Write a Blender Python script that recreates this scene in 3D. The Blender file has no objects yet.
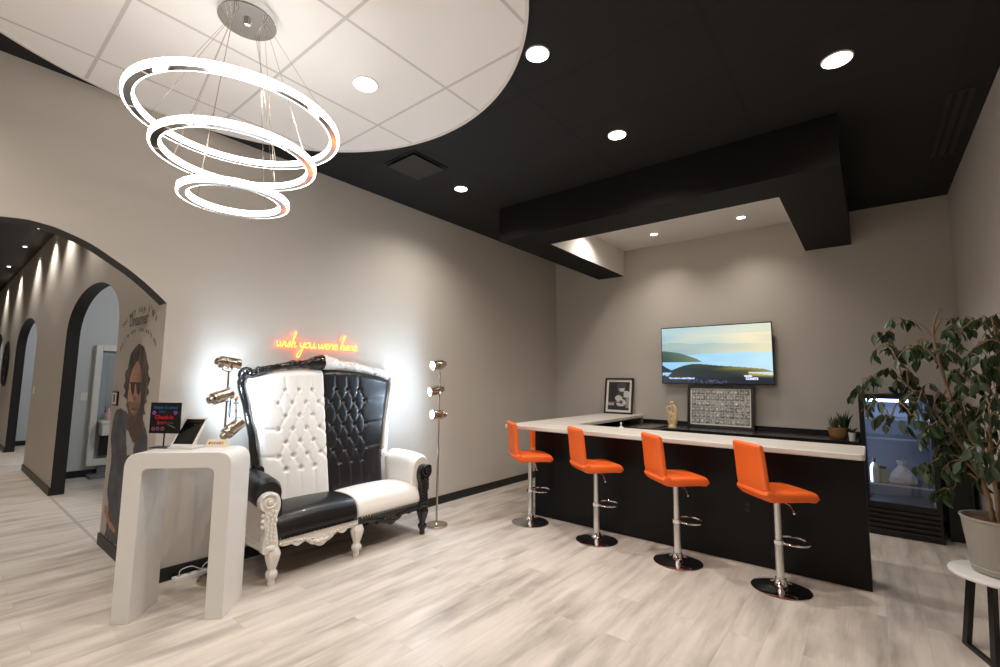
import bpy, math, random
import numpy as np
from mathutils import Matrix, Vector, noise
PI = math.pi
sc = bpy.context.scene
C = sc.collection
H, D, W = 3.554, 6.765, 4.944          # ceiling height, back wall, right wall
YC = 1.13                              # corridor wall plane

# ------------------------------------------------------------------ materials
def lin(c):
    f = lambda v: (v/12.92 if v <= .04045 else ((v+.055)/1.055)**2.4)
    return tuple(f(v/255) for v in c) + (1,)
def mat(name, rgb, rough=.5, metal=0, spec=.5, bump=0, bscale=40, emit=None, estr=0, coat=0, trans=0, var=0, vscale=3):
    m = bpy.data.materials.new(name); m.use_nodes = True
    nt = m.node_tree; b = nt.nodes['Principled BSDF']
    b.inputs['Base Color'].default_value = lin(rgb)
    b.inputs['Roughness'].default_value = rough
    b.inputs['Metallic'].default_value = metal
    b.inputs['Specular IOR Level'].default_value = spec
    b.inputs['Coat Weight'].default_value = coat
    b.inputs['Transmission Weight'].default_value = trans
    if emit:
        b.inputs['Emission Color'].default_value = lin(emit); b.inputs['Emission Strength'].default_value = estr
    tc = nt.nodes.new('ShaderNodeTexCoord')
    if var:
        n = nt.nodes.new('ShaderNodeTexNoise'); n.inputs['Scale'].default_value = vscale; n.inputs['Detail'].default_value = 4
        nt.links.new(tc.outputs['Object'], n.inputs['Vector'])
        mx = nt.nodes.new('ShaderNodeMix'); mx.data_type = 'RGBA'
        c = lin(rgb); mx.inputs[6].default_value = tuple(v*(1-var) for v in c[:3])+(1,); mx.inputs[7].default_value = tuple(min(1, v*(1+var)) for v in c[:3])+(1,)
        nt.links.new(n.outputs['Fac'], mx.inputs[0]); nt.links.new(mx.outputs[2], b.inputs['Base Color'])
    if bump:
        n = nt.nodes.new('ShaderNodeTexNoise'); n.inputs['Scale'].default_value = bscale; n.inputs['Detail'].default_value = 3
        nt.links.new(tc.outputs['Object'], n.inputs['Vector'])
        bp = nt.nodes.new('ShaderNodeBump'); bp.inputs['Strength'].default_value = bump; bp.inputs['Distance'].default_value = .01
        nt.links.new(n.outputs['Fac'], bp.inputs['Height']); nt.links.new(bp.outputs[0], b.inputs['Normal'])
    return m
def emis(name, rgb, s):
    m = bpy.data.materials.new(name); m.use_nodes = True; nt = m.node_tree
    nt.nodes.clear(); o = nt.nodes.new('ShaderNodeOutputMaterial'); e = nt.nodes.new('ShaderNodeEmission')
    e.inputs[0].default_value = lin(rgb); e.inputs[1].default_value = s; nt.links.new(e.outputs[0], o.inputs[0]); return m
def painted(name, emit=0, rough=.6):
    m = bpy.data.materials.new(name); m.use_nodes = True; nt = m.node_tree; b = nt.nodes['Principled BSDF']
    a = nt.nodes.new('ShaderNodeVertexColor'); a.layer_name = 'paint'
    b.inputs['Roughness'].default_value = rough
    if emit:
        b.inputs['Base Color'].default_value = (.01, .01, .01, 1)
        nt.links.new(a.outputs[0], b.inputs['Emission Color']); b.inputs['Emission Strength'].default_value = emit
    else: nt.links.new(a.outputs[0], b.inputs['Base Color'])
    return m

def grid_ceiling(name, rgb, line, xs, ys, wd, rough=.8):
    """panel colour with grid joints at x0+k*dx, y0+k*dy (a real joint pattern of the tiles)"""
    m = mat(name, rgb, rough=rough); nt = m.node_tree; b = nt.nodes['Principled BSDF']
    tc = nt.nodes.new('ShaderNodeTexCoord'); sp = nt.nodes.new('ShaderNodeSeparateXYZ')
    nt.links.new(tc.outputs['Object'], sp.inputs[0])
    def M(op, a, bb):
        n = nt.nodes.new('ShaderNodeMath'); n.operation = op
        for i, v in enumerate((a, bb)):
            if v is None: continue
            if isinstance(v, (int, float)): n.inputs[i].default_value = v
            else: nt.links.new(v, n.inputs[i])
        return n.outputs[0]
    fs = []
    for o, (x0, dx) in ((sp.outputs[0], xs), (sp.outputs[1], ys)):
        t = M('DIVIDE', M('SUBTRACT', o, x0), dx)
        t = M('SUBTRACT', t, M('FLOOR', t, None))
        t = M('ABSOLUTE', M('SUBTRACT', t, .5), None)
        fs.append(M('GREATER_THAN', t, .5-wd/dx/2))
    f = M('MAXIMUM', fs[0], fs[1])
    mx = nt.nodes.new('ShaderNodeMix'); mx.data_type = 'RGBA'
    mx.inputs[6].default_value = lin(rgb); mx.inputs[7].default_value = lin(line)
    nt.links.new(f, mx.inputs[0]); nt.links.new(mx.outputs[2], b.inputs['Base Color'])
    bp = nt.nodes.new('ShaderNodeBump'); bp.inputs['Strength'].default_value = .6; bp.inputs['Distance'].default_value = .01; bp.invert = True
    nt.links.new(f, bp.inputs['Height']); nt.links.new(bp.outputs[0], b.inputs['Normal'])
    return m

def plank_floor():
    m = mat('floor_planks', (200, 190, 178), rough=.42, spec=.35); nt = m.node_tree; b = nt.nodes['Principled BSDF']
    L = nt.links.new; N = nt.nodes.new
    tc = N('ShaderNodeTexCoord'); mp = N('ShaderNodeMapping'); mp.inputs['Rotation'].default_value = (0, 0, PI/2)
    L(tc.outputs['Object'], mp.inputs['Vector'])
    br = N('ShaderNodeTexBrick'); br.offset = .37; br.offset_frequency = 2
    br.inputs['Scale'].default_value = 1; br.inputs['Brick Width'].default_value = 1.35; br.inputs['Row Height'].default_value = .19
    br.inputs['Mortar Size'].default_value = .0013; br.inputs['Mortar Smooth'].default_value = .1; br.inputs['Bias'].default_value = 0
    br.inputs['Color1'].default_value = (0, 0, 0, 1); br.inputs['Color2'].default_value = (1, 1, 1, 1); br.inputs['Mortar'].default_value = (.5, .5, .5, 1)
    L(mp.outputs[0], br.inputs['Vector'])
    # long wood streaks, stretched along the plank, shifted per plank
    sc_ = N('ShaderNodeVectorMath'); sc_.operation = 'MULTIPLY'; sc_.inputs[1].default_value = (1.0, 9, 1)
    L(mp.outputs[0], sc_.inputs[0])
    ad = N('ShaderNodeVectorMath'); ad.operation = 'ADD'
    sh = N('ShaderNodeVectorMath'); sh.operation = 'SCALE'; sh.inputs['Scale'].default_value = 2.2
    L(br.outputs['Color'], sh.inputs[0]); L(sc_.outputs[0], ad.inputs[0]); L(sh.outputs[0], ad.inputs[1])
    n1 = N('ShaderNodeTexNoise'); n1.inputs['Scale'].default_value = 1; n1.inputs['Detail'].default_value = 6; n1.inputs['Roughness'].default_value = .62
    L(ad.outputs[0], n1.inputs['Vector'])
    s2 = N('ShaderNodeVectorMath'); s2.operation = 'MULTIPLY'; s2.inputs[1].default_value = (1.6, 6, 1)
    L(mp.outputs[0], s2.inputs[0])
    n2 = N('ShaderNodeTexNoise'); n2.inputs['Scale'].default_value = 1; n2.inputs['Detail'].default_value = 4
    a2 = N('ShaderNodeVectorMath'); a2.operation = 'ADD'; L(s2.outputs[0], a2.inputs[0]); L(sh.outputs[0], a2.inputs[1]); L(a2.outputs[0], n2.inputs['Vector'])
    cr = N('ShaderNodeValToRGB'); e = cr.color_ramp.elements
    e[0].position = .33; e[0].color = lin((178, 168, 158)); e[1].position = .66; e[1].color = lin((212, 201, 190))
    x = cr.color_ramp.elements.new(.46); x.color = lin((197, 186, 175))
    L(n1.outputs['Fac'], cr.inputs[0])
    c2 = N('ShaderNodeValToRGB'); e = c2.color_ramp.elements
    e[0].position = .22; e[0].color = lin((176, 172, 168)); e[1].position = .5; e[1].color = (1, 1, 1, 1)
    L(n2.outputs['Fac'], c2.inputs[0])
    mx = N('ShaderNodeMix'); mx.data_type = 'RGBA'; mx.blend_type = 'MULTIPLY'; mx.inputs[0].default_value = .75
    L(cr.outputs[0], mx.inputs[6]); L(c2.outputs[0], mx.inputs[7])
    # per plank value
    tv = N('ShaderNodeMapRange'); tv.inputs[3].default_value = .985; tv.inputs[4].default_value = 1.025
    L(br.outputs['Color'], tv.inputs[0])
    m2 = N('ShaderNodeMix'); m2.data_type = 'RGBA'; m2.blend_type = 'MULTIPLY'; m2.inputs[0].default_value = 1
    L(mx.outputs[2], m2.inputs[6]); L(tv.outputs[0], m2.inputs[7])
    m3 = N('ShaderNodeMix'); m3.data_type = 'RGBA'; m3.inputs[7].default_value = lin((182, 171, 160))
    L(br.outputs['Fac'], m3.inputs[0]); L(m2.outputs[2], m3.inputs[6]); L(m3.outputs[2], b.inputs['Base Color'])
    bp = N('ShaderNodeBump'); bp.inputs['Strength'].default_value = .12; bp.inputs['Distance'].default_value = .004
    L(n1.outputs['Fac'], bp.inputs['Height']); L(bp.outputs[0], b.inputs['Normal'])
    return m

M = {}
M['wall'] = mat('greige_paint', (192, 184, 174), rough=.75, spec=.25, bump=.05, bscale=120)
M['wall_cool'] = mat('light_grey_paint', (196, 198, 199), rough=.8)
M['black_ceil'] = grid_ceiling('black_ceiling_tiles', (14, 13, 12), (3, 3, 3), (2.37, 1.19), (2.52, .635), .03)
M['white_ceil'] = grid_ceiling('white_ceiling_tiles', (240, 237, 233), (206, 203, 198), (.42-1.57, .776), (.53-.977, .795), .02)
M['white_paint'] = mat('white_paint', (226, 221, 214), rough=.7)
M['black_paint'] = mat('black_paint', (19, 18, 17), rough=.5, bump=.03)
M['soffit_paint'] = mat('soffit_black_paint', (17, 14, 13), rough=.65, spec=.25, bump=.03)
M['dark_trim'] = mat('dark_brown_trim', (30, 27, 24), rough=.5)
M['base_black'] = mat('black_baseboard', (17, 16, 15), rough=.4)
M['floor'] = plank_floor()
M['chrome'] = mat('chrome', (225, 226, 228), rough=.07, metal=1)
M['satin'] = mat('satin_chrome', (225, 222, 218), rough=.28, metal=.9)
M['nickel'] = mat('brushed_nickel', (196, 184, 168), rough=.22, metal=1)
M['dark_metal'] = mat('dark_metal', (60, 55, 50), rough=.4, metal=.8)
M['orange'] = mat('orange_leatherette', (240, 104, 36), rough=.45, spec=.45, bump=.05, bscale=250)
M['bar_black'] = mat('black_laminate', (9, 8, 8), rough=.42, spec=.25)
M['bar_grey'] = mat('dark_laminate', (30, 28, 27), rough=.25, spec=.5)
M['white_gloss'] = mat('white_gloss', (222, 219, 214), rough=.3)
M['white_leather'] = mat('white_leatherette', (232, 226, 218), rough=.4, bump=.05, bscale=200, coat=.15)
M['black_leather'] = mat('black_leatherette', (17, 16, 17), rough=.36, bump=.06, bscale=200, coat=.08, spec=.4)
M['white_carved'] = mat('white_lacquered_wood', (228, 222, 214), rough=.35, bump=.35, bscale=35, coat=.2)
M['black_carved'] = mat('black_lacquered_wood', (14, 12, 11), rough=.25, bump=.45, bscale=35, coat=.3)
M['black_plastic'] = mat('black_plastic', (16, 16, 17), rough=.3)
M['screen_off'] = mat('dark_glass', (6, 6, 7), rough=.12)
M['black_frame'] = mat('black_picture_frame', (20, 18, 17), rough=.35)
M['sand'] = mat('cream_ceramic', (222, 196, 150), rough=.45, bump=.1)
M['basket'] = mat('woven_basket', (158, 116, 72), rough=.8, bump=.8, bscale=90, var=.3, vscale=60)
M['soil'] = mat('bark_chips', (96, 66, 42), rough=.95, bump=1, bscale=60, var=.5, vscale=60)
M['pot_grey'] = mat('grey_pot', (150, 144, 134), rough=.6, var=.06)
M['pot_dark'] = mat('dark_pot', (38, 34, 32), rough=.6)
M['leaf'] = mat('ficus_leaf', (42, 60, 30), rough=.36, var=.5, vscale=9)
M['leaf2'] = mat('grey_green_leaf', (96, 104, 84), rough=.6, var=.3, vscale=20)
M['leaf3'] = mat('dark_leaf', (42, 70, 38), rough=.5, var=.4, vscale=20)
M['bark'] = mat('pale_bark', (122, 99, 74), rough=.8, bump=.4, bscale=60, var=.25, vscale=20)
M['glass'] = mat('clear_glass', (235, 240, 240), rough=.03, trans=1)
M['fridge_in'] = mat('fridge_interior', (150, 160, 185), rough=.5)
M['led'] = emis('cool_led', (190, 215, 255), 9)
M['ring'] = emis('ring_led_crystal', (255, 251, 246), 10.5)
M['lens_warm'] = emis('downlight_lens_warm', (255, 240, 220), 12)
M['lens_cool'] = emis('spot_lens_cool', (232, 242, 255), 25)
M['neon'] = emis('neon_tube', (255, 112, 48), 8)
M['paper'] = mat('paper', (225, 220, 210), rough=.7)
M['bag'] = mat('pale_plastic_bag', (214, 206, 214), rough=.4, bump=.6, bscale=25)

def wood_white():
    m = mat('white_wood_laminate', (214, 207, 197), rough=.38); nt = m.node_tree; b = nt.nodes['Principled BSDF']
    tc = nt.nodes.new('ShaderNodeTexCoord'); mp = nt.nodes.new('ShaderNodeMapping'); mp.inputs['Scale'].default_value = (1.5, 22, 22)
    n = nt.nodes.new('ShaderNodeTexNoise'); n.inputs['Scale'].default_value = 1.5; n.inputs['Detail'].default_value = 5
    cr = nt.nodes.new('ShaderNodeValToRGB'); cr.color_ramp.elements[0].position = .3; cr.color_ramp.elements[0].color = lin((196, 187, 175))
    cr.color_ramp.elements[1].position = .7; cr.color_ramp.elements[1].color = lin((224, 218, 209))
    L = nt.links.new; L(tc.outputs['Object'], mp.inputs[0]); L(mp.outputs[0], n.inputs['Vector']); L(n.outputs['Fac'], cr.inputs[0]); L(cr.outputs[0], b.inputs['Base Color'])
    return m
M['wood_white'] = wood_white()

# ------------------------------------------------------------------ mesh helpers
class G:
    def __init__(s): s.v = []; s.f = []; s.m = []; s.T = None
    def add(s, vs, fs, mi=0):
        o = len(s.v)
        s.v += [tuple(s.T @ Vector(p)) if s.T else tuple(p) for p in vs]
        s.f += [tuple(i+o for i in f) for f in fs]
        s.m += (mi if isinstance(mi, list) else [mi]*len(fs)); return s
    def box(s, x0, x1, y0, y1, z0, z1, mi=0):
        v = [(x, y, z) for z in (z0, z1) for y in (y0, y1) for x in (x0, x1)]
        return s.add(v, [(0, 2, 3, 1), (4, 5, 7, 6), (0, 1, 5, 4), (2, 6, 7, 3), (0, 4, 6, 2), (1, 3, 7, 5)], mi)
    def prism(s, poly, lo, hi, axis='z', mi=0, side=None):
        """poly: 2D ring; axis x -> (y,z), y -> (x,z), z -> (x,y)"""
        def P(a, b, t): return {'x': (t, a, b), 'y': (a, t, b), 'z': (a, b, t)}[axis]
        n = len(poly); v = [P(a, b, lo) for a, b in poly]+[P(a, b, hi) for a, b in poly]
        area = sum(poly[i][0]*poly[(i+1) % n][1]-poly[(i+1) % n][0]*poly[i][1] for i in range(n))
        if axis == 'y': area = -area
        ccw = area > 0
        top = tuple(range(n, 2*n)); bot = tuple(reversed(range(n)))
        sd = [(i, (i+1) % n, n+(i+1) % n, n+i) for i in range(n)]
        if not ccw:
            top = tuple(reversed(top)); bot = tuple(reversed(bot)); sd = [tuple(reversed(q)) for q in sd]
        return s.add(v, [top, bot]+sd, [mi, mi]+(side if side else [mi]*n))
    def lathe(s, prof, n=32, c=(0, 0, 0), R=None, mi=0, lobes=0, amp=0):
        v = []; f = []
        for r, z in prof:
            for k in range(n):
                a = 2*PI*k/n; rr = r*(1+amp*math.cos(lobes*a)) if lobes else r
                p = Vector((rr*math.cos(a), rr*math.sin(a), z))
                if R: p = R @ p
                v.append((p.x+c[0], p.y+c[1], p.z+c[2]))
        for i in range(len(prof)-1):
            for k in range(n):
                a, b = i*n+k, i*n+(k+1) % n; f.append((a, b, b+n, a+n))
        f.append(tuple(reversed(range(n)))); f.append(tuple(range((len(prof)-1)*n, len(prof)*n)))
        return s.add(v, f, mi)
    def tube(s, path, r, n=8, closed=False, mi=0, flat=1.0, up=None):
        P = [Vector(p) for p in path]; m = len(P); v = []; f = []
        rr = r if isinstance(r, (list, tuple)) else [r]*m
        pn = None
        for i in range(m):
            a = P[(i-1) % m] if (closed or i > 0) else P[i]; b = P[(i+1) % m] if (closed or i < m-1) else P[i]
            t = (b-a)
            t = t.normalized() if t.length > 1e-9 else Vector((0, 0, 1))
            if up is not None: u = Vector(up)
            elif pn is None: u = Vector((0, 0, 1)) if abs(t.z) < .9 else Vector((1, 0, 0))
            else: u = pn
            u = (u-t*u.dot(t)).normalized(); pn = u; w = t.cross(u)
            for k in range(n):
                q = 2*PI*k/n; p = P[i]+u*math.cos(q)*rr[i]*flat+w*math.sin(q)*rr[i]; v.append(tuple(p))
        for i in range(m if closed else m-1):
            j = (i+1) % m
            for k in range(n):
                a, b = i*n+k, i*n+(k+1) % n; c_, d_ = j*n+(k+1) % n, j*n+k; f.append((a, b, c_, d_))
        if not closed: f.append(tuple(reversed(range(n)))); f.append(tuple(range((m-1)*n, m*n)))
        return s.add(v, f, mi)
    def loft(s, rings, mi=0, cap=True, closed=True):
        n = len(rings[0]); v = [p for r in rings for p in r]; f = []
        for i in range(len(rings)-1):
            for k in range(n if closed else n-1):
                a, b = i*n+k, i*n+(k+1) % n; f.append((a, b, b+n, a+n))
        if cap: f.append(tuple(reversed(range(n)))); f.append(tuple(range((len(rings)-1)*n, len(rings)*n)))
        return s.add(v, f, mi)
    def ball(s, c, r, n=12, mi=0, sq=(1, 1, 1)):
        v = []; f = []; m = n//2
        for i in range(m+1):
            th = PI*i/m
            for k in range(n):
                a = 2*PI*k/n; v.append((c[0]+r*sq[0]*math.sin(th)*math.cos(a), c[1]+r*sq[1]*math.sin(th)*math.sin(a), c[2]+r*sq[2]*math.cos(th)))
        for i in range(m):
            for k in range(n):
                a, b = i*n+k, i*n+(k+1) % n
                if i == 0: f.append((a, a+n, b+n))
                elif i == m-1: f.append((a, a+n, b))
                else: f.append((a, a+n, b+n, b))
        return s.add(v, f, mi)

def smoothpoly(pts, sub=4, closed=True):
    n = len(pts); out = []
    for i in range(n if closed else n-1):
        p = [pts[(i+k) % n] if closed else pts[max(0, min(n-1, i+k))] for k in (-1, 0, 1, 2)]
        for j in range(sub):
            t = j/sub
            out.append(tuple(.5*((2*b)+(-a+c)*t+(2*a-5*b+4*c-d)*t*t+(-a+3*b-3*c+d)*t**3) for a, b, c, d in zip(*p)))
    if not closed: out.append(tuple(pts[-1]))
    return out

def make(name, g, mats, parent=None, bevel=0, smooth=35, seg=2, label=None, loc=None, fixn=True):
    me = bpy.data.meshes.new(name)
    me.from_pydata(g.v, [], g.f)
    if not isinstance(mats, (list, tuple)): mats = [mats]
    for m in mats: me.materials.append(M[m] if isinstance(m, str) else m)
    me.polygons.foreach_set('material_index', g.m)
    if fixn:
        import bmesh
        bm = bmesh.new(); bm.from_mesh(me); bmesh.ops.remove_doubles(bm, verts=bm.verts, dist=1e-6)
        bmesh.ops.recalc_face_normals(bm, faces=bm.faces); bm.to_mesh(me); bm.free()
    if smooth:
        me.shade_smooth(); me.set_sharp_from_angle(angle=math.radians(smooth))
    o = bpy.data.objects.new(name, me); C.objects.link(o)
    if bevel:
        b = o.modifiers.new('bevel', 'BEVEL'); b.width = bevel; b.segments = seg; b.limit_method = 'ANGLE'; b.angle_limit = math.radians(40)
        if smooth: b.harden_normals = False
    if parent: o.parent = parent
    if loc: o.location = loc
    if label: o['label'] = label
    return o
def thing(name, label, cat, loc=(0, 0, 0), rz=0, group=None):
    o = bpy.data.objects.new(name, None); C.objects.link(o); o.location = loc; o.rotation_euler = (0, 0, rz)
    o.empty_display_size = .1; tag(o, label, cat, group); return o
def tag(o, label, cat, group=None):
    o['label'] = label; o['category'] = cat
    if group: o['group'] = group
    return o
def struct(name, g, mats, **k):
    o = make(name, g, mats, **k); o['kind'] = 'structure'; return o
def light(name, kind, loc, power, color=(1, 1, 1), **k):
    l = bpy.data.lights.new(name, kind); l.energy = power; l.color = color
    rot = k.pop('rot', None); parent = k.pop('parent', None); aim = k.pop('aim', None)
    for a, b in k.items(): setattr(l, a, b)
    o = bpy.data.objects.new(name, l); C.objects.link(o); o.location = loc
    if aim: o.rotation_euler = Vector(aim).to_track_quat('-Z', 'Y').to_euler()
    if rot: o.rotation_euler = rot
    if parent: o.parent = parent
    return o
def text_mesh(name, txt, size, material, parent, mtx, depth=.0008, bold=0, spacing=1, label=None, align='CENTER', shear=0):
    cu = bpy.data.curves.new('t', 'FONT'); cu.body = txt; cu.size = size; cu.extrude = depth; cu.align_x = align; cu.align_y = 'CENTER'
    cu.offset = bold; cu.space_character = spacing; cu.shear = shear; cu.resolution_u = 3
    t = bpy.data.objects.new('t', cu); C.objects.link(t)
    dg = bpy.context.evaluated_depsgraph_get(); me = bpy.data.meshes.new_from_object(t.evaluated_get(dg))
    bpy.data.objects.remove(t); me.name = name; me.materials.clear(); me.materials.append(M[material] if isinstance(material, str) else material)
    o = bpy.data.objects.new(name, me); C.objects.link(o)
    if parent: o.parent = parent
    o.matrix_local = mtx
    return o
def wallmtx(o, xdir, zdir=(0, 0, 1)):
    x = Vector(xdir).normalized(); z = Vector(zdir).normalized(); n = x.cross(z)
    return Matrix(((x.x, z.x, n.x, o[0]), (x.y, z.y, n.y, o[1]), (x.z, z.z, n.z, o[2]), (0, 0, 0, 1)))
def picture(name, nu, nv, fn, P, material, parent=None, label=None):
    """flat printed/lit surface: P(u,v)->xyz, fn(u,v)->(r,g,b) sRGB 0..255 or None where nothing is printed"""
    vs = [P(i/nu, j/nv) for j in range(nv+1) for i in range(nu+1)]; fs = []; cols = []
    for j in range(nv):
        for i in range(nu):
            c = fn((i+.5)/nu, (j+.5)/nv)
            if c is None: continue
            a = j*(nu+1)+i; fs.append((a, a+1, a+nu+2, a+nu+1)); cols.append(lin(c))
    used = sorted({i for f in fs for i in f}); mp = {k: i for i, k in enumerate(used)}
    me = bpy.data.meshes.new(name); me.from_pydata([vs[k] for k in used], [], [tuple(mp[i] for i in f) for f in fs])
    at = me.color_attributes.new('paint', 'FLOAT_COLOR', 'CORNER')
    at.data.foreach_set('color', [x for c in cols for _ in range(4) for x in c])
    me.materials.append(material); o = bpy.data.objects.new(name, me); C.objects.link(o)
    if parent: o.parent = parent
    if label: o['label'] = label
    return o
def inpoly(x, y, P):
    r = False; j = len(P)-1
    for i in range(len(P)):
        if (P[i][1] > y) != (P[j][1] > y) and x < (P[j][0]-P[i][0])*(y-P[i][1])/(P[j][1]-P[i][1])+P[i][0]: r = not r
        j = i
    return r
def nz(x, y, s=1, k=0): return noise.noise(Vector((x*s, y*s, k*7.3)))
def mixc(a, b, t):
    t = max(0, min(1, t)); return tuple(a[i]+(b[i]-a[i])*t for i in range(3))

# ------------------------------------------------------------------ the room
g = G(); g.box(-17, W+.15, -3.1, D+.15, -.1, 0); struct('floor', g, 'floor')
# doorway threshold joint
g = G(); g.box(-3.985, -1.38, 1.115, 1.14, 0, .002); struct('trim_1', g, mat('threshold_strip', (168, 158, 148), rough=.5))

Z3 = H
def quadz(g, x0, x1, y0, y1, z, mi): g.add([(x0, y0, z), (x1, y0, z), (x1, y1, z), (x0, y1, z)], [(0, 3, 2, 1)], mi)
SX1, SX2, SX3, SX4, SY1, SY3, SZ = .82, 4.095, 1.252, 3.638, 4.159, 4.618, 3.151
g = G()
quadz(g, -.0, W+.1, -3.0, SY3, H, 0)
quadz(g, 0, SX3, SY3, D+.1, H, 0); quadz(g, SX4, W+.1, SY3, D+.1, H, 0); quadz(g, SX3, SX4, SY3, D+.1, H, 1)
struct('ceiling', g, ['black_ceil', 'white_paint'], fixn=False, smooth=0)
g = G(); g.box(0, W+.15, -3.1, D+.15, H+.02, H+.1); struct('ceiling', g, 'black_paint')
g = G(); g.box(-17, -.18, -.6, YC+.01, 3.75, 3.85); struct('ceiling', g, 'black_paint')
g = G(); g.box(-17, 0-.18, YC+.13, 5, 3.3, 3.4); struct('ceiling', g, 'white_paint')

# main left wall with its wide arch
half = [(1.125, 2.073), (1.011, 2.181), (.9, 2.272), (.79, 2.345), (.65, 2.430), (.494, 2.488), (.42, 2.503), (.34, 2.511)]
arc = smoothpoly(half, 4, closed=False)
full = arc+[(.68-y, z) for y, z in reversed(arc[:-1])]
poly = [(D+.15, 0), (D+.15, H), (-3.1, H), (-3.1, 0), (-.445, 0)]+[p for p in reversed(full)]+[(1.125, 0)]
side = []
for i in range(len(poly)):
    a, b = poly[i], poly[(i+1) % len(poly)]
    side.append(1 if (a[1] > 2.07 and b[1] > 2.07 and a[1] < 2.6 and b[1] < 2.6) else 0)
g = G(); g.prism(poly, -.18, 0, 'x', 0, side); struct('wall_left', g, ['wall', 'dark_trim'])
g = G(); g.box(0, W+.15, D, D+.15, 0, H); struct('wall_back', g, 'wall')
g = G(); g.box(W, W+.15, -3.1, D, 0, H); struct('wall_right', g, 'wall')
g = G(); g.box(0, W, -3.1, -3.0, 0, H); struct('wall_front', g, 'wall')
# corridor: wall with three arched doorways
def doorarch(x0, x1):
    c, w = (x0+x1)/2, (x1-x0)/2; pts = []
    for k in range(21):
        a = PI*k/20; t = math.cos(a); zz = 1.98+.57*(abs(math.sin(a))**.86)
        pts.append((c+w*t, zz))
    return pts
doors = [(-3.985, -1.38), (-9.15, -6.5), (-14.3, -11.7)]
poly = [(-.18, 0), (-.18, 3.75), (-17, 3.75), (-17, 0)]; side = [0, 0, 0, 0]
for x0, x1 in reversed(doors):
    ar = doorarch(x0, x1); seq = [(x0, 0)]+list(reversed(ar))+[(x1, 0)]
    poly += seq; side += [1]*(len(seq)-1)+[0]
g = G(); g.prism(poly, YC, YC+.135, 'y', 0, side); struct('wall_corridor', g, ['wall', 'black_paint'])
g = G(); g.box(-17, -.18, -.58, -.445, 0, 3.75); struct('wall_corridor_front', g, 'wall')
g = G(); g.box(-17.1, -17, -.58, 5, 0, 3.75); struct('wall_corridor_end', g, 'wall')
# rooms seen through the doorways
for i, xw in enumerate((-5.155, -10.25, -15.4)):
    g = G(); g.box(xw-.12, xw, YC+.135, 5, 0, 3.3); struct('wall_side_room', g, 'wall_cool')
g = G(); g.box(-17, -.18, 5, 5.1, 0, 3.3); struct('wall_side_room_back', g, 'wall_cool')
# baseboards
BH = .098
g = G(); g.box(0, .014, 1.125, D, 0, BH); struct('baseboard_left', g, 'base_black', bevel=.003)
g = G(); g.box(0, W, D-.014, D, 0, BH); struct('baseboard_back', g, 'base_black', bevel=.003)
g = G(); g.box(W-.014, W, -3, D, 0, BH); struct('baseboard_right', g, 'base_black', bevel=.003)
g = G(); g.box(-1.38, -.0, YC-.016, YC, 0, BH); g.box(-6.5, -3.985, YC-.016, YC, 0, BH); g.box(-11.7, -9.15, YC-.016, YC, 0, BH)
struct('baseboard_corridor', g, 'dark_trim', bevel=.003)
g = G(); g.box(-5.155, -5.14, YC+.135, 5, 0, .1); g.box(-10.25, -10.235, YC+.135, 5, 0, .1); struct('baseboard_side_room', g, 'base_black')

# dropped soffit over the bar: black beam with white lining
g = G()
g.box(SX1, SX2, SY1, SY3, SZ, H)
g.box(SX1, SX3, SY3, D, SZ, H); g.box(SX4, SX2, SY3, D, SZ, H)
struct('trim_2', g, 'soffit_paint', fixn=False)
g = G(); g.box(SX3, SX3+.004, SY3, D, SZ+.001, H); g.box(SX4-.004, SX4, SY3, D, SZ+.001, H); g.box(SX3, SX4, SY3, SY3+.004, SZ+.001, H)
struct('trim_3', g, 'white_paint')

# round white ceiling panel
t = thing('round_ceiling_panel', 'large round white tiled ceiling panel set in the black ceiling above the ring chandelier', 'ceiling panel', (1.57, .977, H))
g = G(); g.lathe([(1.545, 0), (1.545, -.012)], 128, (0, 0, 0)); o = make('panel', g, 'white_ceil', t, smooth=30)
g = G()
pr = [(1.545, -.001), (1.545, -.018), (1.566, -.018), (1.566, 0)]
v = []; f = []; n = 128
for r, z in pr:
    for k in range(n): a = 2*PI*k/n; v.append((r*math.cos(a), r*math.sin(a), z))
for i in range(3):
    for k in range(n): f.append((i*n+k, i*n+(k+1) % n, (i+1)*n+(k+1) % n, (i+1)*n+k))
g.add(v, f); make('rim', g, 'white_paint', t)

# ceiling vent and slot diffuser
t = thing('ceiling_vent', 'square black air diffuser in the black ceiling beside the round white panel', 'vent', (.89, 2.79, H))
g = G(); g.box(-.215, .215, -.215, .215, -.004, 0); make('backing', g, 'black_paint', t)
g = G()
for a, b, c_, d_ in ((-.215, .215, .205, .215), (-.215, .215, -.215, -.205), (-.215, -.205, -.205, .205), (.205, .215, -.205, .205)): g.box(a, b, c_, d_, -.012, -.004)
make('frame', g, 'black_paint', t)
g = G(); g.box(-.19, .19, -.19, .19, -.03, -.022); g.box(-.05, .05, -.05, .05, -.022, -.004); make('face_plate', g, 'black_paint', t, bevel=.004)
t = thing('slot_diffuser', 'long black twin slot air diffuser in the black ceiling near the right wall', 'vent', (4.79, 4.95, H))
g = G(); g.box(-.075, .075, -.6, .6, -.006, 0); make('frame', g, 'black_paint', t, bevel=.002)
for dx in (-.03, .03):
    g = G(); g.box(dx-.012, dx+.012, -.58, .58, -.0075, -.006); make('slot', g, mat('slot_dark', (4, 4, 4), rough=.9), t)

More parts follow.
